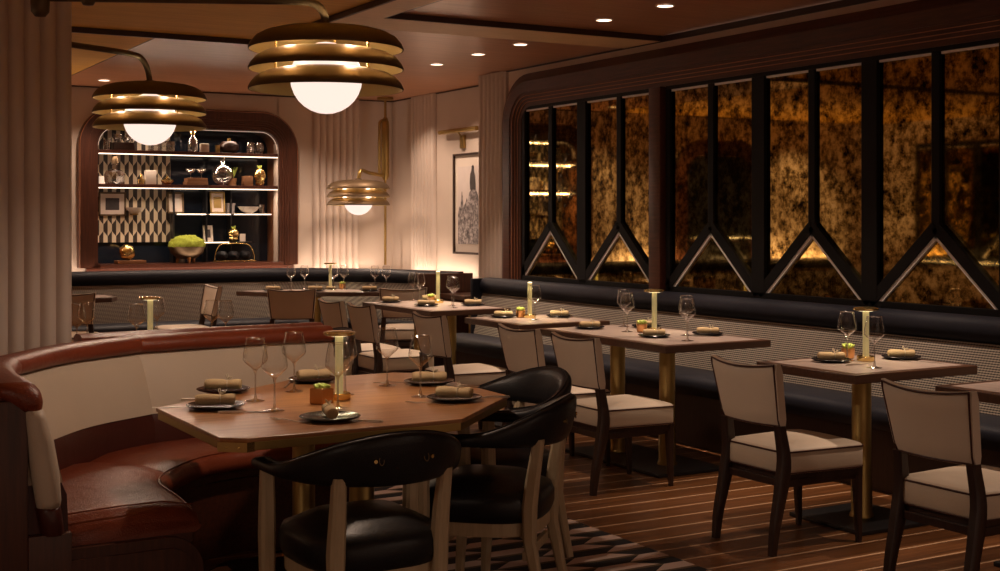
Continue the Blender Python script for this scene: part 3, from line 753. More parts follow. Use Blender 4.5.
# ------------------------------------------------------------------ cream dining chair (faces +x, origin on floor under seat centre)
def make_chair():
    t = thing('dining_chair', '', 'chair')
    W, D = .215, .225
    seat = []
    for x_, y_ in [(-D, -W*.92), (D-.01, -W*1.08), (D+.012, -W*.5), (D+.016, 0), (D+.012, W*.5), (D-.01, W*1.08), (-D, W*.92)]: seat.append((x_, y_))
    # round the corners of the seat outline
    def rnd(pts, r=.03, n=4):
        out = []; m_ = len(pts)
        for i in range(m_):
            p = Vector(pts[i]); a = Vector(pts[i-1]); b = Vector(pts[(i+1) % m_])
            ra = min(r, (p-a).length*.4); rb = min(r, (p-b).length*.4)
            q0 = p+(a-p).normalized()*ra; q1 = p+(b-p).normalized()*rb
            for k in range(n+1):
                u_ = k/n; out.append(tuple(q0*(1-u_)**2+p*2*u_*(1-u_)+q1*u_*u_))
        return out
    so = rnd(seat)
    s = obj('seat', cushion(B(), so, .338, .448, .018, .018), 'cream_leather', t, 60)
    obj('piping', tube(B(), [(x_*1.004, y_*1.004, .436) for x_, y_ in so+so[:1]], .0042, 6), 'piping', s, 60)
    obj('piping', tube(B(), [(x_*1.002, y_*1.002, .345) for x_, y_ in so+so[:1]], .003, 6), 'piping', s, 60)
    obj('seat_frame', prism(B(), [(x_*.94, y_*.93) for x_, y_ in so], .305, .338), 'leg_dark', t)
    # back: curved panel, concave to the sitter, flaring towards its top corners
    def backpt(v_, u_, th):          # u_ -1..1 across, v_ 0..1 up
        hw = .185+.030*v_+.004
        y_ = u_*hw
        z_ = .550+.262*v_ + (.018*(u_*u_)*v_) - .006
        x_ = -.222-.055*v_ - .030*(1-u_*u_) + th
        return Vector((x_, y_, z_))
    NU, NV = 12, 8; secs = []
    for i in range(NU+1):
        u_ = -1+2*i/NU; e_ = .5-.5*math.cos(2*PI*min(1, i/NU)); sec = []
        tk = .019
        for j in range(NV+1): sec.append(backpt(j/NV, u_, tk*(1 if 0 < j < NV else .55)))
        for j in range(NV, -1, -1): sec.append(backpt(j/NV, u_, -tk*(1 if 0 < j < NV else .55)))
        secs.append(sec)
    b = obj('backrest', loft(B(), secs), 'cream_back', t, 50)
    for th_ in (.021, -.021):
        loop = [backpt(1, -1+2*i/16, th_*.8) for i in range(17)]+[backpt(1-j/10, 1, th_) for j in range(1, 11)]+[backpt(0, 1-2*i/16, th_*.8) for i in range(1, 17)]+[backpt(j/10, -1, th_) for j in range(1, 11)]
        cy = Vector((0, 0, .68)); loop = [Vector((p.x, p.y*.955, cy.z+(p.z-cy.z)*.955)) for p in loop]
        obj('piping', tube(B(), loop, .0042, 6), 'piping', b, 60)
    # rear legs sweep up into the back posts
    for s_ in (-1, 1):
        pts = [(-.285, s_*.188, 0), (-.270, s_*.188, .12), (-.235, s_*.186, .27), (-.215, s_*.184, .40), (-.228, s_*.176, .52), (-.233, s_*.175, .551)]
        pts = smooth_path(pts, 4); n_ = len(pts); bm = B(); secs = []
        for i, p in enumerate(pts):
            z_ = p.z; a_ = .016+.014*min(1, max(0, z_/.3)) if z_ < .36 else max(.013, .030-.045*(z_-.36)); b_ = .016+.006*min(1, z_/.3)
            secs.append([(p.x+dx*a_, p.y+dy*b_, p.z) for dx, dy in ((-1, -.7), (-.7, -1), (.7, -1), (1, -.7), (1, .7), (.7, 1), (-.7, 1), (-1, .7))])
        obj('leg', loft(bm, secs), 'leg_dark', t, 40)
        bm = B(); secs = []
        for z_, a_ in ((0, .011), (.03, .013), (.34, .021)):
            cxx = .205+.012*(1-z_/.34); secs.append([(cxx+dx*a_, s_*.192+dy*a_, z_) for dx, dy in ((-1, -.7), (-.7, -1), (.7, -1), (1, -.7), (1, .7), (.7, 1), (-.7, 1), (-1, .7))])
        obj('leg', loft(bm, secs), 'leg_dark', t, 40)
        obj('stretcher', box(B(), -.225, .20, s_*.19-.007, s_*.19+.007, .285, .318, bev=.003), 'leg_dark', t)
    obj('stretcher', box(B(), -.23, -.215, -.18, .18, .285, .318, bev=.003), 'leg_dark', t)
    return t
ch = make_chair(); gC = 'cream dining chairs'
spots = [((4.08, 4.46), 0, 'cream dining chair drawn up to the square table with the lamp, at right'),
         ((4.09, 3.44), 0, 'cream dining chair nearest the camera at the lower right corner'),
         ((4.10, 5.86), 0, 'cream dining chair at the near end of the long two-pedestal table'),
         ((4.13, 6.50), 0, 'cream chair at the far end of the long two-pedestal table, behind its neighbour'),
         ((4.14, 7.67), 0, 'cream dining chair at the small table with one wine glass'),
         ((4.15, 8.80), 0, 'cream dining chair at the farthest row table, right one of the pair'),
         ((4.15, 9.36), 0, 'cream dining chair at the farthest row table, left one of the pair'),
         ((4.31, 11.28), math.radians(64), 'cream chair with its back to the camera at the angled table, left one'),
         ((5.25, 10.95), math.radians(64), 'cream chair with its back to the camera at the angled table, right one'),
         ((3.48, 11.93), PI, 'cream dining chair seen edge-on before the houndstooth banquette'),
         ((2.40, 11.62), math.radians(75), 'cream chair partly hidden by the fluted column at far left')]
for i, (p, a, l_) in enumerate(spots):
    if i == 0: ch.location = (p[0], p[1], 0); ch['label'] = l_; ch['group'] = gC
    else: dup(ch, l_, (p[0], p[1], 0), a)

# ------------------------------------------------------------------ black captain's chair (faces +x)
def make_captain():
    t = thing('armchair', '', 'chair')
    out = [(-.215+.0, 0)]
    o_ = []
    for k in range(36):
        a = 2*PI*k/36; c_, s_ = math.cos(a), math.sin(a)
        x_ = .24*math.copysign(abs(c_)**.62, c_); y_ = (.240+.022*c_)*math.copysign(abs(s_)**.62, s_)
        o_.append((x_, y_))
    obj('seat', cushion(B(), o_, .325, .455, .045, .035), 'black_leather', t, 80)
    obj('seat_frame', prism(B(), [(x_*.93, y_*.93) for x_, y_ in o_], .29, .34, bev=.004), 'leg_cream', t)
    # bent back-and-arm rail: tall at the back, low and thin along the arms
    secs = []; N = 32
    for i in range(N+1):
        u_ = -1+2*i/N; a = u_*math.radians(112)
        if abs(u_) <= 1:
            R0 = .285; x_ = -.0-R0*math.cos(a)*.98; y_ = R0*math.sin(a)*1.04
            x_ += .10*max(0, abs(u_)-.72)/.28
        k = abs(u_); w_ = math.exp(-(k/.48)**4) if k < 1 else 0
        w_ = .5+.5*math.cos(PI*min(1, k/.80)); w_ = w_**.8
        top = .665+.118*w_; bot = .625-.012*w_+.0*k
        if k > .9: top -= .012*(k-.9)/.1
        th = .024+.006*w_ if k < .8 else .024+.018*(k-.8)/.2
        lean = .035*w_
        d = Vector((math.cos(a), -math.sin(a)*1.0)).normalized()     # inwards
        ox, oy = x_, y_
        h = top-bot; sec = []
        for q in range(14):
            b_ = 2*PI*q/14; c_, s_ = math.cos(b_), math.sin(b_)
            c_ = math.copysign(abs(c_)**.7, c_); s_ = math.copysign(abs(s_)**.7, s_)
            zz = (bot+top)/2+s_*h/2; ln = lean*((zz-bot)/max(h, .01))
            sec.append((ox-d.x*(ln)+d.x*c_*th, oy-d.y*ln+d.y*c_*th, zz))
        if i in (0, N):
            m_ = Vector((sum(p[0] for p in sec)/14, sum(p[1] for p in sec)/14, (top+bot)/2)); sec = [tuple(m_+(Vector(p)-m_)*.55) for p in sec]
        secs.append(sec)
    b = obj('back_rail', loft(B(), secs), 'black_leather', t, 70)
    # stitched welt on the top edge, brass studs and ring pulls behind
    pts = []
    for i in range(2, N-1):
        s0 = secs[i]; z_ = max(p[2] for p in s0); m_ = [p for p in s0 if p[2] > z_-.004]; pts.append((sum(p[0] for p in m_)/len(m_), sum(p[1] for p in m_)/len(m_), z_+.001))
    obj('piping', tube(B(), pts, .004, 6), 'black_leather', b, 60)
    for s_ in (-1, 1):
        bm = B()
        tube(bm, [(-.308, s_*.092, .70), (-.322, s_*.096, .70)], [.008, .006], 10)
        obj('stud', bm, 'brass_br', b, 60)
        bm = B(); tube(bm, [(-.319+.002*math.sin(a_), s_*.076+.008*math.cos(a_), .70+.013*math.sin(a_)) for a_ in [2*PI*k/14 for k in range(15)]], .0018, 6)
        obj('ring', bm, 'bronze', b, 60)
    # four posts that run from rail to floor, swelling at seat height
    for (x_, y_, r_) in ((-.205, .178, 1), (-.205, -.178, 1), (.175, .262, 0), (.175, -.262, 0)):
        sg = math.copysign(1, y_); bm = B(); ss = []
        keys = [(0, .016, .055 if r_ else -.02, .01), (.08, .017, .04 if r_ else -.015, .006), (.28, .023, 0, 0), (.40, .026, 0, 0), (.50, .024, 0, 0), (.645, .020, .0, 0)]
        for z_, w_, ox, oy in keys:
            ex = (-ox if r_ else -ox); px_ = x_+ex; py_ = y_+sg*oy
            if z_ > .5: px_ += (-.035 if r_ else 0); py_ += (sg*.004 if r_ else 0)
            elif z_ > .45: px_ += (-.012 if r_ else 0)
            ss.append([(px_+dx*w_, py_+dy*w_, z_) for dx, dy in ((-1, -.6), (-.6, -1), (.6, -1), (1, -.6), (1, .6), (.6, 1), (-.6, 1), (-1, .6))])
        obj('leg', loft(bm, ss), 'leg_cream', t, 40)
    obj('stretcher', box(B(), -.195, -.175, -.17, .17, .20, .235, bev=.004), 'leg_cream', t)
    obj('stretcher', box(B(), .165, .185, -.25, .25, .20, .235, bev=.004), 'leg_cream', t)
    return t
cc = make_captain(); cc.location = (1.735, 3.93, .008); cc.rotation_euler = (0, 0, PI/2)
cc['label'] = 'black leather barrel armchair with pale legs, front centre, back to the camera'; cc['group'] = 'black barrel armchairs'
dup(cc, 'black leather barrel armchair at the cut corner of the walnut table', (2.41, 4.29, .008), math.radians(135))
dup(cc, 'black leather barrel armchair farther back on the right side of the walnut table', (2.76, 4.86, .008), math.radians(180))
dup(cc, 'black armchair mostly hidden behind the lamp and the end of the red booth', (2.83, 7.33, 0), math.radians(185))

# ------------------------------------------------------------------ table settings
def make_glass():
    t = thing('wine_glass', '', 'glass')
    bw = [(.0, .118), (.010, .120), (.040, .147), (.0465, .155), (.0475, .163), (.0445, .185), (.0345, .238)]
    obj('bowl', lathe(B(), bw, 24), 'glass', t, 60)
    obj('rim', lathe(B(), [(.0345, .237), (.0355, .238), (.0345, .239), (.0335, .238), (.0345, .237)], 24), 'cut_glass', t, 60)
    obj('stem', lathe(B(), [(.036, .0), (.036, .0015), (.02, .004), (.006, .010), (.0035, .03), (.0035, .10), (.006, .114), (.010, .1195)], 20), 'cut_glass', t, 60)
    return t
gl = make_glass(); first = [True]; gG = 'stemmed wine glasses'
def glass(x, y, label, z=.7505, s=1.0):
    if first[0]:
        first[0] = False; gl.location = (x, y, z); gl['label'] = label; gl['group'] = gG; gl.scale = (s,)*3; return gl
    return dup(gl, label, (x, y, z), random.uniform(0, 3), scale=s)
def make_lamp(disc):
    t = thing('table_lamp', '', 'lamp')
    obj('base', lathe(B(), [(0, 0), (.042, 0), (.044, .006), (.044, .022), (.040, .026), (.034, .024), (.0, .022)], 28), 'brass_br', t, 40)
    h = .245
    obj('stem', lathe(B(), [(0, .022), (.0155, .022), (.0155, h), (0, h)], 20), 'stem', t, 40)
    if disc:
        obj('shade', lathe(B(), [(0, h+.002), (.050, h), (.062, h+.004), (.062, h+.012), (.05, h+.016), (0, h+.018)], 32), 'brass_br', t, 40)
        obj('light_ring', lathe(B(), [(.018, h-.002), (.036, h-.002), (.036, h+.002), (.018, h+.002), (.018, h-.002)], 28), 'lamp_led', t, 40)
    else:
        obj('cap', lathe(B(), [(0, h), (.0155, h), (.014, h+.006), (0, h+.008)], 20), 'lamp_led', t, 40)
    return t
la = make_lamp(True); lb = make_lamp(False)
def put(o, used, x, y, label, group, z=.7505, rz=0, s=None):
    if not used[0]:
        used[0] = True; o.location = (x, y, z); o.rotation_euler = (0, 0, rz); o['label'] = label; o['group'] = group
        if s: o.scale = (s,)*3
        return o
    return dup(o, label, (x, y, z), rz, scale=s, group=group)
ua, ub = [False], [False]
gL = 'slim brass table lamps'
put(la, ua, 1.96, 4.655, 'slim brass lamp with a flat disc top on the walnut table', gL)
put(la, ua, 4.72, 4.64, 'slim brass lamp with a flat disc top on the square table at right', gL)
put(la, ua, 4.81, 6.48, 'slim brass lamp with a flat disc top on the long two-pedestal table', gL)
put(la, ua, 5.0, 12.10, 'slim brass lamp with a disc top on the angled table at the back', gL)
put(la, ua, 1.93, 7.27, 'slim brass lamp with a disc top rising behind the red booth', gL)
put(lb, ub, 4.74, 7.84, 'glowing candle-like brass lamp on the small table with one wine glass', gL)
put(lb, ub, 4.93, 9.62, 'glowing candle-like brass lamp on the farthest row table', gL, s=1.05)
for x, y in ((1.96, 4.655), (4.72, 4.64), (4.81, 6.48), (5.0, 12.10), (1.93, 7.27), (4.74, 7.84), (4.93, 9.62)):
    light('SPOT', 'lamp_beam', (x, y, .7505+.242), 8, (0, 0, 0), (1, .80, .48), spot_size=math.radians(150), spot_blend=.7, shadow_soft_size=.035)

def make_plate():
    t = obj('plate', lathe(B(), [(0, 0), (.065, 0), (.075, .003), (.103, .012), (.106, .015), (.103, .017), (.075, .008), (0, .006)], 40), 'plate', None, 50)
    return tag(t, '', 'plate')
def make_roll():
    t = thing('napkin_roll', '', 'napkin')
    secs = []; n = 14
    for k in range(13):
        u_ = k/12; x_ = -.068+.136*u_; r_ = .0225*(1+.06*math.sin(u_*7))*(1-.22*math.exp(-((u_-.62)/.07)**2))
        if k in (0, 12): r_ *= .88
        secs.append([(x_, r_*math.cos(2*PI*j/n)*(1+.05*math.sin(3*j+k)), .0225+r_*.92*math.sin(2*PI*j/n)) for j in range(n)])
    obj('cloth', loft(B(), secs), 'napkin', t, 60)
    bm = B(); pts = []
    for k in range(60):          # spiral fold on the open ends
        a = k*.33; r_ = .0195*(1-k/62); pts.append((-.0705, r_*math.cos(a), .0225+r_*math.sin(a)*.92))
    obj('fold', tube(B(), pts, .0016, 5), 'napkin', t, 60); obj('fold', tube(B(), [(-p[0], p[1], p[2]) for p in pts], .0016, 5), 'napkin', t, 60)
    bm = B(); tube(bm, [(.017, .0195*math.cos(a), .0225+.0185*math.sin(a)) for a in [2*PI*k/16 for k in range(17)]], .0022, 6)
    tube(bm, smooth_path([(.017, 0, .042), (.010, .008, .056), (.016, .014, .060), (.02, .004, .045)], 4), .0018, 6)
    tube(bm, smooth_path([(.017, 0, .042), (.028, -.008, .052), (.036, -.004, .050), (.022, -.001, .043)], 4), .0018, 6)
    obj('twine', bm, 'twine', t, 60)
    return t
def make_fork():
    bm = B()
    def strip(pts, th=.002):
        secs = [[(x_, -w_, z_), (x_, w_, z_), (x_, w_, z_+th), (x_, -w_, z_+th)] for x_, w_, z_ in pts]
        loft(bm, secs)
    strip([(-.10, .005, .001), (-.09, .006, .001), (0, .0035, .004), (.035, .0032, .006), (.048, .010, .004), (.062, .011, .003)])
    for y_ in (-.009, -.003, .003, .009):
        loft(bm, [[(.062, y_-.0016, .003), (.062, y_+.0016, .003), (.062, y_+.0016, .0045), (.062, y_-.0016, .0045)], [(.098, y_-.001, .006), (.098, y_+.001, .006), (.098, y_+.001, .007), (.098, y_-.001, .007)]])
    return tag(obj('fork', bm, 'steel', None, 40), '', 'fork')
def make_knife():
    bm = B()
    secs = [[(x_, -w_, .001), (x_, w_, .001), (x_, w_, .001+h_), (x_, -w_, .001+h_)] for x_, w_, h_ in [(-.105, .006, .004), (-.10, .008, .007), (-.02, .0065, .006), (-.01, .005, .004), (0, .008, .002), (.08, .008, .0015), (.10, .002, .001)]]
    loft(bm, secs)
    return tag(obj('knife', bm, 'steel', None, 40), '', 'knife')
pA, rA, fA, kA = make_plate(), make_roll(), make_fork(), make_knife()
uP, uR, uF, uK = [False], [False], [False], [False]
def setting(x, y, rr, where, fork=None, knife=None, s=1.0, r2=None):
    """rr: direction of the napkin roll"""
    put(pA, uP, x, y, 'black plate under a napkin roll, '+where, 'black plates', s=s)
    put(rA, uR, x, y, 'tied tan napkin roll, '+where, 'tied napkin rolls', z=.7505+.009*s, rz=rr, s=s)
    if fork: put(fA, uF, fork[0], fork[1], 'steel fork lying '+where, 'steel forks', rz=fork[2])
    if knife: put(kA, uK, knife[0], knife[1], 'steel knife lying '+where, 'steel knives', rz=knife[2])
R_ = math.radians
setting(1.64, 5.08, R_(-28), 'at the back left of the walnut table', None, (1.52, 4.88, R_(-22)))
setting(1.475, 4.66, R_(-18), 'at the front left of the walnut table', (1.36, 4.72, R_(-30)), (1.545, 4.50, R_(-18)))
setting(1.73, 4.19, R_(75), 'at the near edge of the walnut table', (1.60, 4.22, R_(115)), (1.79, 4.125, R_(135)))
setting(2.33, 4.41, R_(-50), 'at the cut corner of the walnut table', (2.20, 4.36, R_(130)), (2.46, 4.42, R_(150)))
setting(2.47, 4.90, R_(-22), 'at the right end of the walnut table', (2.36, 4.99, R_(160)), (2.52, 4.77, R_(140)))
setting(2.08, 5.22, R_(0), 'at the far edge of the walnut table', (1.95, 5.17, R_(60)), None)
setting(4.55, 4.70, R_(-28), 'on the chair side of the square table at right', (4.42, 4.74, R_(-30)), (4.58, 4.545, R_(10)), .9)
setting(4.94, 4.62, R_(-30), 'on the banquette side of the square table at right', (4.90, 4.46, R_(120)), None, .9)
setting(4.60, 6.20, R_(-25), 'on the chair side of the long table, near end', (4.47, 6.24, R_(-30)), None, .9)
setting(4.96, 6.15, R_(-32), 'on the banquette side, long table near end', (4.88, 6.08, R_(120)), None, .9)
setting(4.60, 6.88, R_(-20), 'on the chair side of the long table, far end', None, None, .9)
setting(4.97, 6.78, R_(-28), 'behind the lamp of the long table', None, None, .9)
setting(4.60, 7.97, R_(-25), 'on the small one-glass table, chair side', None, None, .9)
setting(4.96, 7.80, R_(-30), 'on the small one-glass table, banquette side', (4.88, 7.72, R_(120)), None, .9)
setting(4.62, 9.88, R_(-25), 'at the far left of the farthest row table', None, None, .95)
setting(4.67, 9.32, R_(-25), 'at the near side of the farthest row table', None, None, .95)
setting(5.0, 9.9, R_(-28), 'behind the candle-like lamp on the farthest row table', None, None, .95)
setting(5.03, 9.2, R_(-28), 'at the right end of the farthest row table', None, None, .95)
setting(4.36, 11.98, R_(-28), 'at the left end of the angled back table', None, None, .95)
setting(4.72, 11.80, R_(-20), 'behind the left chair of the angled back table', None, None, .95)
setting(5.17, 11.53, R_(-28), 'right of centre on the angled back table', None, None, .95)
setting(4.96, 11.99+.0, R_(-28), 'beside the lamp on the angled back table', None, None, .6)
setting(1.75, 7.3, R_(-28), 'on the table behind the red booth', None, None, .9)

for x, y, l_ in [(1.665, 4.77, 'tall stemmed wine glass at left on the walnut table, second from the left plate'), (1.64, 4.49, 'nearest large wine glass on the left half of the walnut table'),
                 (1.89, 4.95, 'wine glass in front of the far napkin on the walnut table'), (2.29, 4.93, 'wine glass at the far right of the walnut table'),
                 (2.26, 4.56, 'wine glass beside the cut corner setting on the walnut table'), (1.86, 4.43, 'wine glass standing before the copper planter on the walnut table'),
                 (2.03, 4.76, 'wine glass right behind the brass lamp on the walnut table'),
                 (4.655, 4.70, 'wine glass behind the lamp on the square table at right'), (4.53, 4.40, 'wine glass in front of the lamp on the square table at right'),
                 (4.67, 6.57, 'wine glass at the middle of the long table, front of a pair'), (4.88, 6.90, 'wine glass at the middle of the long table, rear of a pair'),
                 (4.62, 5.91, 'wine glass at the near end of the long table'), (4.83, 6.19, 'wine glass just behind the near-end glass of the long table'),
                 (4.67, 7.66, 'single wine glass on the small table in front of its lamp'),
                 (4.85, 9.80, 'wine glass left of the lamp on the farthest row table, front one'), (4.89, 10.0, 'wine glass left of the lamp on the farthest row table, rear one'),
                 (4.76, 9.02, 'wine glass right of the lamp on the farthest row table, front one'), (4.86, 9.24, 'wine glass right of the lamp on the farthest row table, rear one'),
                 (4.55, 12.0, 'wine glass above the left chair at the angled back table'), (4.72, 12.08, 'second wine glass from the left on the angled back table'),
                 (4.94, 11.87, 'wine glass in front of the lamp on the angled back table'), (5.07, 11.92, 'wine glass just right of the lamp on the angled back table'),
                 (5.28, 11.65, 'wine glass beside the pole on the angled back table, left of two'), (5.36, 11.56, 'wine glass beside the pole on the angled back table, right of two'),
                 (1.51, 7.16, 'leftmost wine glass beside the fluted column behind the booth'), (1.60, 7.33, 'second wine glass beside the fluted column behind the booth'),
                 (1.79, 7.02, 'wine glass left of the lamp behind the booth'), (2.03, 7.50, 'wine glass right of the lamp behind the booth'),
                 (2.24, 7.14, 'wine glass at the right end behind the booth, left of two'), (2.29, 7.05, 'wine glass at the right end behind the booth, right of two'),
                 (2.12, 12.0, 'wine glass half hidden by the fluted column at far left')]:
    glass(x, y, l_)

def make_planter(square):
    t = thing('succulent_planter', '', 'planter')
    if square: obj('pot', box(box(B(), -.032, .032, -.032, .032, 0, .058, bev=.003), -.027, .027, -.027, .027, .055, .0595), 'copper', t)
    else: obj('pot', lathe(B(), [(0, 0), (.026, 0), (.031, .006), (.034, .05), (.031, .05), (.028, .044), (0, .044)], 24), 'copper', t, 40)
    bm = B()
    for k in range(34):
        a = k*2.4; r_ = .003+.027*math.sqrt(k/34); h_ = .062+.022*(1-k/34)
        cx, cy = r_*math.cos(a), r_*math.sin(a); d = Vector((cx*.9, cy*.9, .028)).normalized()
        b_ = Vector((cx*.5, cy*.5, .050)); L = .020+.006*math.sin(k*1.7)
        tube(bm, [b_, b_+d*L*.5, b_+d*L*.9, b_+d*L*1.1], [.004, .0075, .006, .001], 6)
    obj('leaves', bm, 'green', t, 60)
    return t
q1, q2 = make_planter(True), make_planter(False); u1, u2 = [False], [False]
gP = 'succulents in copper pots'
put(q1, u1, 1.86, 4.585, 'square copper pot of green succulents beside the lamp on the walnut table', gP, rz=R_(25))
put(q2, u2, 4.735, 4.775, 'round copper pot of green succulents on the square table at right', gP)
put(q2, u2, 4.73, 6.50, 'round copper pot of green succulents on the long two-pedestal table', gP)
put(q2, u2, 4.70, 7.90, 'round copper pot of green succulents on the small table with one glass', gP)
put(q2, u2, 4.885, 9.66, 'round copper pot of green succulents on the farthest row table', gP)
put(q2, u2, 5.10, 12.03, 'round copper pot of green succulents on the angled back table', gP)

# ------------------------------------------------------------------ things in the niche
SI, S2, S1, SL, SM = 1.0005, 1.7905, 2.1255, 1.5005, 1.2105       # sill, middle shelf, top shelf, small shelves
def nt(name, label, cat, x, y, z, group=None): return thing(name, label, cat, (x, y, z), group=group)
yF = YB+.07
def one(name, bm, mat, label, cat, loc, smooth=40, group=None):
    return tag(obj(name, bm, mat, None, smooth, loc=loc), label, cat, group)
# sill
one('book', box(B(), -.14, .14, -.08, .08, 0, .035, bev=.004), 'book', 'brown book lying on the niche sill under the gold sphere', 'book', (3.27, yF, SI))
bm = B(); bmesh.ops.create_uvsphere(bm, u_segments=24, v_segments=14, radius=.078)
for v in bm.verts: v.co += v.co.normalized()*.006*math.sin(v.co.x*60)*math.sin(v.co.z*50); v.co.z += .08
one('gold_sphere', bm, 'brass_br', 'crumpled gold sphere on the book at left of the niche sill', 'ornament', (3.24, yF, SI+.0355), 180)
t = nt('moss_bowl', 'footed bronze bowl heaped with green moss on the niche sill', 'bowl', 3.84, yF, SI)
obj('bowl', lathe(B(), [(0, .035), (.09, .045), (.16, .10), (.185, .165), (.178, .165), (.15, .11), (0, .06)], 32), 'bronze', t, 60)
for k in range(3):
    a = k*2.09+.5; obj('foot', tube(B(), [(.10*math.cos(a), .10*math.sin(a), 0), (.09*math.cos(a), .09*math.sin(a), .055)], [.012, .02], 8), 'copper', t, 60)
bm = B(); bmesh.ops.create_icosphere(bm, subdivisions=4, radius=1)
for v in bm.verts:
    n = v.co.copy(); s_ = 1+.09*math.sin(n.x*13)*math.sin(n.y*11+1)+.06*math.sin(n.z*23+n.x*17)
    v.co = Vector((n.x*.185*s_, n.y*.16*s_, .165+max(-.004, n.z*.115*s_)))
obj('moss', bm, 'moss', t, 180)
t = nt('wire_basket', 'brass wire basket holding dark bottles at right of the niche sill', 'basket', 4.34, yF, SI)
bm = B(); tube(bm, smooth_path([(-.21, 0, .004), (-.205, 0, .08), (-.16, 0, .17), (-.08, 0, .19), (.08, 0, .19), (.16, 0, .17), (.205, 0, .08), (.21, 0, .004)], 5), .006, 8)
for y_ in (-.05, .05): tube(bm, [(-.21, y_, .012), (.21, y_, .012)], .005, 6)
obj('frame', bm, 'brass_br', t, 60)
for k in range(3):
    one('bottle', tube(B(), [(0, .10, .0), (0, -.02, 0), (0, -.05, .0), (0, -.09, 0)], [.045, .045, .018, .016], 16), 'black', 'dark bottle lying on its side in the brass wire basket, %s' % ['left', 'middle', 'right'][k], 'bottle', (4.22+.12*k, yF, SI+.068), 50, 'bottles in the wire basket')
one('lidded_jar', lathe(B(), [(0, 0), (.05, 0), (.06, .1), (.05, .19), (.055, .2), (.02, .235), (.012, .25), (0, .255)], 20), 'steel', 'small steel lidded jar peeping over the moss bowl', 'jar', (3.83, YB+.28, SI), 50)
# picture frames
def pframe(x, y, z, w_, h_, label, fm='bronze', im='art_dark', lean=0):
    t = thing('photo_frame', label, 'picture frame', (x, y, z)); t.rotation_euler = (lean, 0, 0)
    bm = B()
    for a in ((-w_/2, w_/2, 0, .018), (-w_/2, w_/2, h_-.018, h_), (-w_/2, -w_/2+.018, 0, h_), (w_/2-.018, w_/2, 0, h_)): box(bm, a[0], a[1], -.012, .008, a[2], a[3], bev=.002)
    obj('frame', bm, fm, t); obj('mat_board', box(B(), -w_/2+.016, w_/2-.016, -.004, .004, .016, h_-.016), 'paper', t)
    obj('picture', box(B(), -w_/4, w_/4, -.007, -.004, h_*.25, h_*.75), im, t)
    return t
pframe(3.15, YB+ND-.04, 1.475, .27, .24, 'framed dark photo hung on the patterned panel in the niche')
pframe(4.11, YB+.22, SM, .10, .17, 'small white photo frame leaning on the lower glass shelf', 'white', 'art_dark', R_(-12))
pframe(3.77, YB+.22, SL, .17, .22, 'dark frame with a white shell, left on the glass shelf', 'bronze', 'white', R_(-8))
pframe(4.09+.12, YB+.22, SL, .16, .23, 'dark frame with a gold picture, right on the glass shelf', 'brass', 'brass', R_(-8))
# lower shelves
one('canister', lathe(B(), [(0, 0), (.05, 0), (.05, .09), (.055, .09), (.055, .11), (0, .115)], 20), 'art_mid', 'grey lidded canister on the glass shelf behind the white bowl', 'canister', (4.36, YB+.28, SL), 50)
BOWL = [(0, 0), (.03, .0), (.08, .03), (.12, .075), (.115, .075), (.075, .035), (0, .01)]
one('bowl', lathe(B(), BOWL, 28), 'white', 'white bowl on the right glass shelf of the niche', 'bowl', (4.54, YB+.21, SL), 60)
t = nt('wall_bracket_bowl', 'white scalloped bowl on a small bracket against the patterned panel', 'bowl', 3.36, YB+.24, 1.50)
obj('bowl', lathe(B(), [(0, 0), (.03, .0), (.07, .03), (.09, .06), (.085, .06), (.06, .03), (0, .01)], 20), 'white', t, 60)
obj('bracket', box(B(), -.03, .03, -.02, .09, -.015, 0, bev=.002), 'brass', t)
one('tumbler', lathe(B(), [(0, 0), (.03, 0), (.035, .1), (.033, .1), (.028, .006), (0, .006)], 18), 'cut_glass', 'small crystal tumbler at the right end of the glass shelf', 'glass', (4.69, YB+.24, SL), 50)
def pine(loc, label, h=.17):
    t = thing('pineapple_jar', label, 'ornament', loc); bm = B()
    pr = [(0, 0), (.03, 0), (.05, .03)]+[(.062*math.sin(.5+2.1*k/8), .03+h*.75*k/8) for k in range(1, 9)]+[(0, h*.92)]
    lathe(bm, pr, 24)
    for v in bm.verts:
        a = math.atan2(v.co.y, v.co.x); v.co.x *= 1+.05*math.sin(6*a); v.co.y *= 1+.05*math.sin(6*a)
    obj('body', bm, 'brass_br', t, 60); bm = B()
    for k in range(12):
        a = k*2.4; d = Vector((math.cos(a)*.6, math.sin(a)*.6, 1)).normalized(); b_ = Vector((0, 0, h*.85))
        tube(bm, [b_, b_+d*.025, b_+d*.05], [.008, .009, .001], 6)
    obj('leaves', bm, 'green', t, 60); return t
pine((4.37, YB+.2, SM+.0), 'gold pineapple jar on the lower shelf of the niche', .14)
pine((4.61, yF, S2), 'gold pineapple jar with green leaves at the right of the middle shelf', .20)
one('place_card', box(B(), -.03, .03, -.004, .004, 0, .08), 'white', 'small white card beside the gold pineapple on the lower shelf', 'card', (4.46, YB+.17, SM), 50)
s = one('bracket_shelf', box(B(), 4.30, 4.55, YB+.13, YB+ND-.005, 1.198, 1.21, bev=.002), 'black', 'short black shelf carrying the gold pineapple jar', 'shelf', (0, 0, 0))
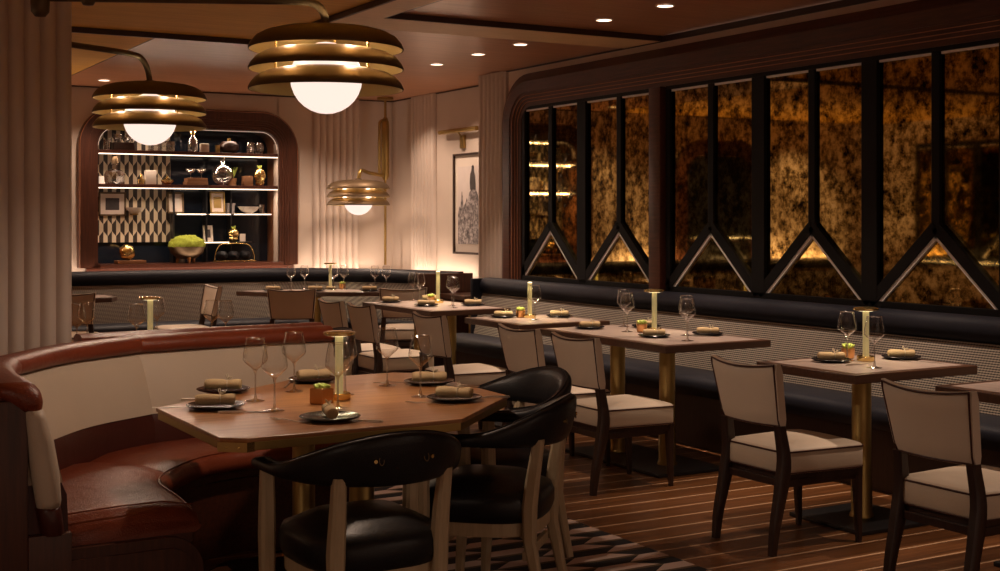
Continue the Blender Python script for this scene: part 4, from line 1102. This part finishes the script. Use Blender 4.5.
# middle shelf
t = nt('decanter', 'square cut-crystal decanter at the left of the middle shelf', 'decanter', 3.10+.02, yF, S2)
bm = B(); lathe(bm, [(0, 0), (.075, 0), (.10, .02), (.105, .09), (.085, .13), (.03, .15), (.028, .19), (.04, .2)], 8); obj('body', bm, 'cut_glass', t, 30)
obj('stopper', lathe(B(), [(0, .19), (.03, .195), (.038, .23), (.03, .27), (0, .28)], 12), 'bronze', t, 50)
for k in range(2): one('candle_holder', lathe(B(), [(0, 0), (.03, 0), (.03, .08), (.026, .08), (.026, .01), (0, .01)], 16), 'soft_led', 'glowing white candle holder at the left of the middle shelf, %s one' % ('left', 'right')[k], 'candle', (3.03+.17*k, YB+.22, S2), 40, 'glowing holders')
one('candle', lathe(B(), [(0, 0), (.03, 0), (.035, .05), (.012, .055), (.01, .10), (0, .11)], 16), 'brass_br', 'small gold candlestick on the middle shelf', 'candlestick', (3.38, yF, S2), 50)
one('glass_block', box(B(), -.055, .055, -.03, .03, 0, .14, bev=.008), 'white', 'white glass block standing on the middle shelf', 'ornament', (3.47, yF, S2))
t = nt('gold_dish', 'small gold dish with a knob on the middle shelf', 'dish', 3.64, yF, S2)
obj('bowl', lathe(B(), [(0, 0), (.03, 0), (.06, .03), (.065, .045), (.04, .06), (.01, .075), (.012, .09), (0, .095)], 20), 'brass_br', t, 50)
for k in range(2): one('book', box(B(), -.11+.01*k, .11-.005*k, -.07, .07, 0, .035, bev=.003), 'book', 'brown book lying flat on the middle shelf, %s of two' % ('lower', 'upper')[k], 'book', (3.93, yF, S2+.0355*k), group='books on the middle shelf')
cp = None
for k in range(2):
    bm = B(); lathe(bm, [(.025, 0), (.025, .003), (.004, .006), (.004, .045), (.03, .055), (.05, .075), (.052, .095)], 20)
    one('coupe_glass', bm, 'cut_glass', 'coupe glass standing on the brown books, %s one' % ('left', 'right')[k], 'glass', (3.88+.11*k, yF, S2+.0715), 60, 'coupe glasses on the books')
t = nt('decanter', 'round crystal flask decanter on the middle shelf', 'decanter', 4.21, yF, S2)
bm = B(); pr = [(0, .004)]+[(.112*math.sin(PI*k/12), .112-.108*math.cos(PI*k/12)) for k in range(1, 11)]+[(.03, .22), (.028, .27), (.045, .30)]
lathe(bm, pr, 24); obj('body', bm, 'cut_glass', t, 60)
obj('stopper', lathe(B(), [(0, .285), (.024, .29), (.02, .315), (0, .32)], 12), 'cut_glass', t, 40)
t = nt('small_plant', 'small dark pot with green sprigs behind the round decanter', 'plant', 4.36, YB+.22, S2)
obj('pot', lathe(B(), [(0, 0), (.045, 0), (.05, .08), (.04, .08), (0, .07)], 16), 'book', t, 50)
bm = B()
for k in range(12):
    a = k*2.4; d = Vector((math.cos(a)*.5, math.sin(a)*.5, 1)).normalized(); b_ = Vector((0, 0, .07)); tube(bm, [b_, b_+d*.05, b_+d*(.08+.03*(k % 3))], [.004, .012, .002], 6)
obj('leaves', bm, 'green', t, 60)
one('wooden_box', box(B(), -.05, .05, -.04, .04, 0, .10, bev=.004), 'book', 'small brown box on the middle shelf beside the pineapple', 'box', (4.475, yF, S2))
# top shelf
one('tumbler', lathe(B(), [(0, 0), (.035, 0), (.04, .1), (.037, .1), (.033, .006), (0, .006)], 12), 'cut_glass', 'crystal tumbler at the left end of the top shelf', 'glass', (3.05, yF, S1), 30)
one('wooden_box', box(B(), -.10, .10, -.06, .06, 0, .075, bev=.004), 'leg_dark', 'dark wooden box under two glasses on the top shelf', 'box', (3.20, yF, S1))
for k in range(2): one('tumbler', lathe(B(), [(0, 0), (.033, 0), (.042, .04), (.036, .08), (.034, .08), (.038, .04), (0, .006)], 12), 'cut_glass', 'round tumbler on the dark box, %s one' % ('left', 'right')[k], 'glass', (3.15+.10*k, yF, S1+.0755), 30, 'tumblers on the dark box')
bm = B(); box(bm, -.12, .12, -.06, .06, 0, .10, bev=.012)
one('crystal_box', bm, 'cut_glass', 'long cut-crystal box on the top shelf', 'box', (3.58, yF, S1), 30)
t = nt('glass_bottle', 'clear bottle with a gold stopper on the top shelf', 'bottle', 3.90, yF, S1)
obj('body', lathe(B(), [(0, 0), (.045, 0), (.05, .02), (.05, .12), (.02, .16), (.018, .18)], 20), 'cut_glass', t, 50)
obj('stopper', lathe(B(), [(0, .17), (.022, .175), (.03, .20), (.015, .225), (.018, .24), (0, .25)], 16), 'brass_br', t, 50)
one('glass_block', box(B(), -.045, .045, -.03, .03, 0, .09, bev=.012), 'white', 'square frosted bottle on the top shelf', 'bottle', (4.02, yF, S1))
one('small_box', box(B(), -.02, .02, -.02, .02, 0, .075, bev=.003), 'brass', 'little gold box on the top shelf', 'box', (4.16, yF, S1))
t = nt('dark_pot', 'round dark lidded pot on the top shelf', 'pot', 4.29, yF+.03, S1)
obj('body', lathe(B(), [(0, 0), (.06, 0), (.10, .04), (.10, .08), (.07, .12), (0, .125)], 24), 'leg_dark', t, 60)
obj('knob', lathe(B(), [(0, .12), (.02, .125), (.018, .15), (0, .155)], 12), 'brass', t, 60)
for k in range(2): one('ornate_glass', lathe(B(), [(0, 0), (.035, 0), (.048, .04), (.048, .08), (.034, .115), (.032, .115), (.044, .08), (0, .006)], 16), 'cut_glass', 'round crystal jar at the right of the top shelf, %s one' % ('left', 'right')[k], 'jar', (4.51+.095*k, yF, S1), 50, 'crystal jars on the top shelf')
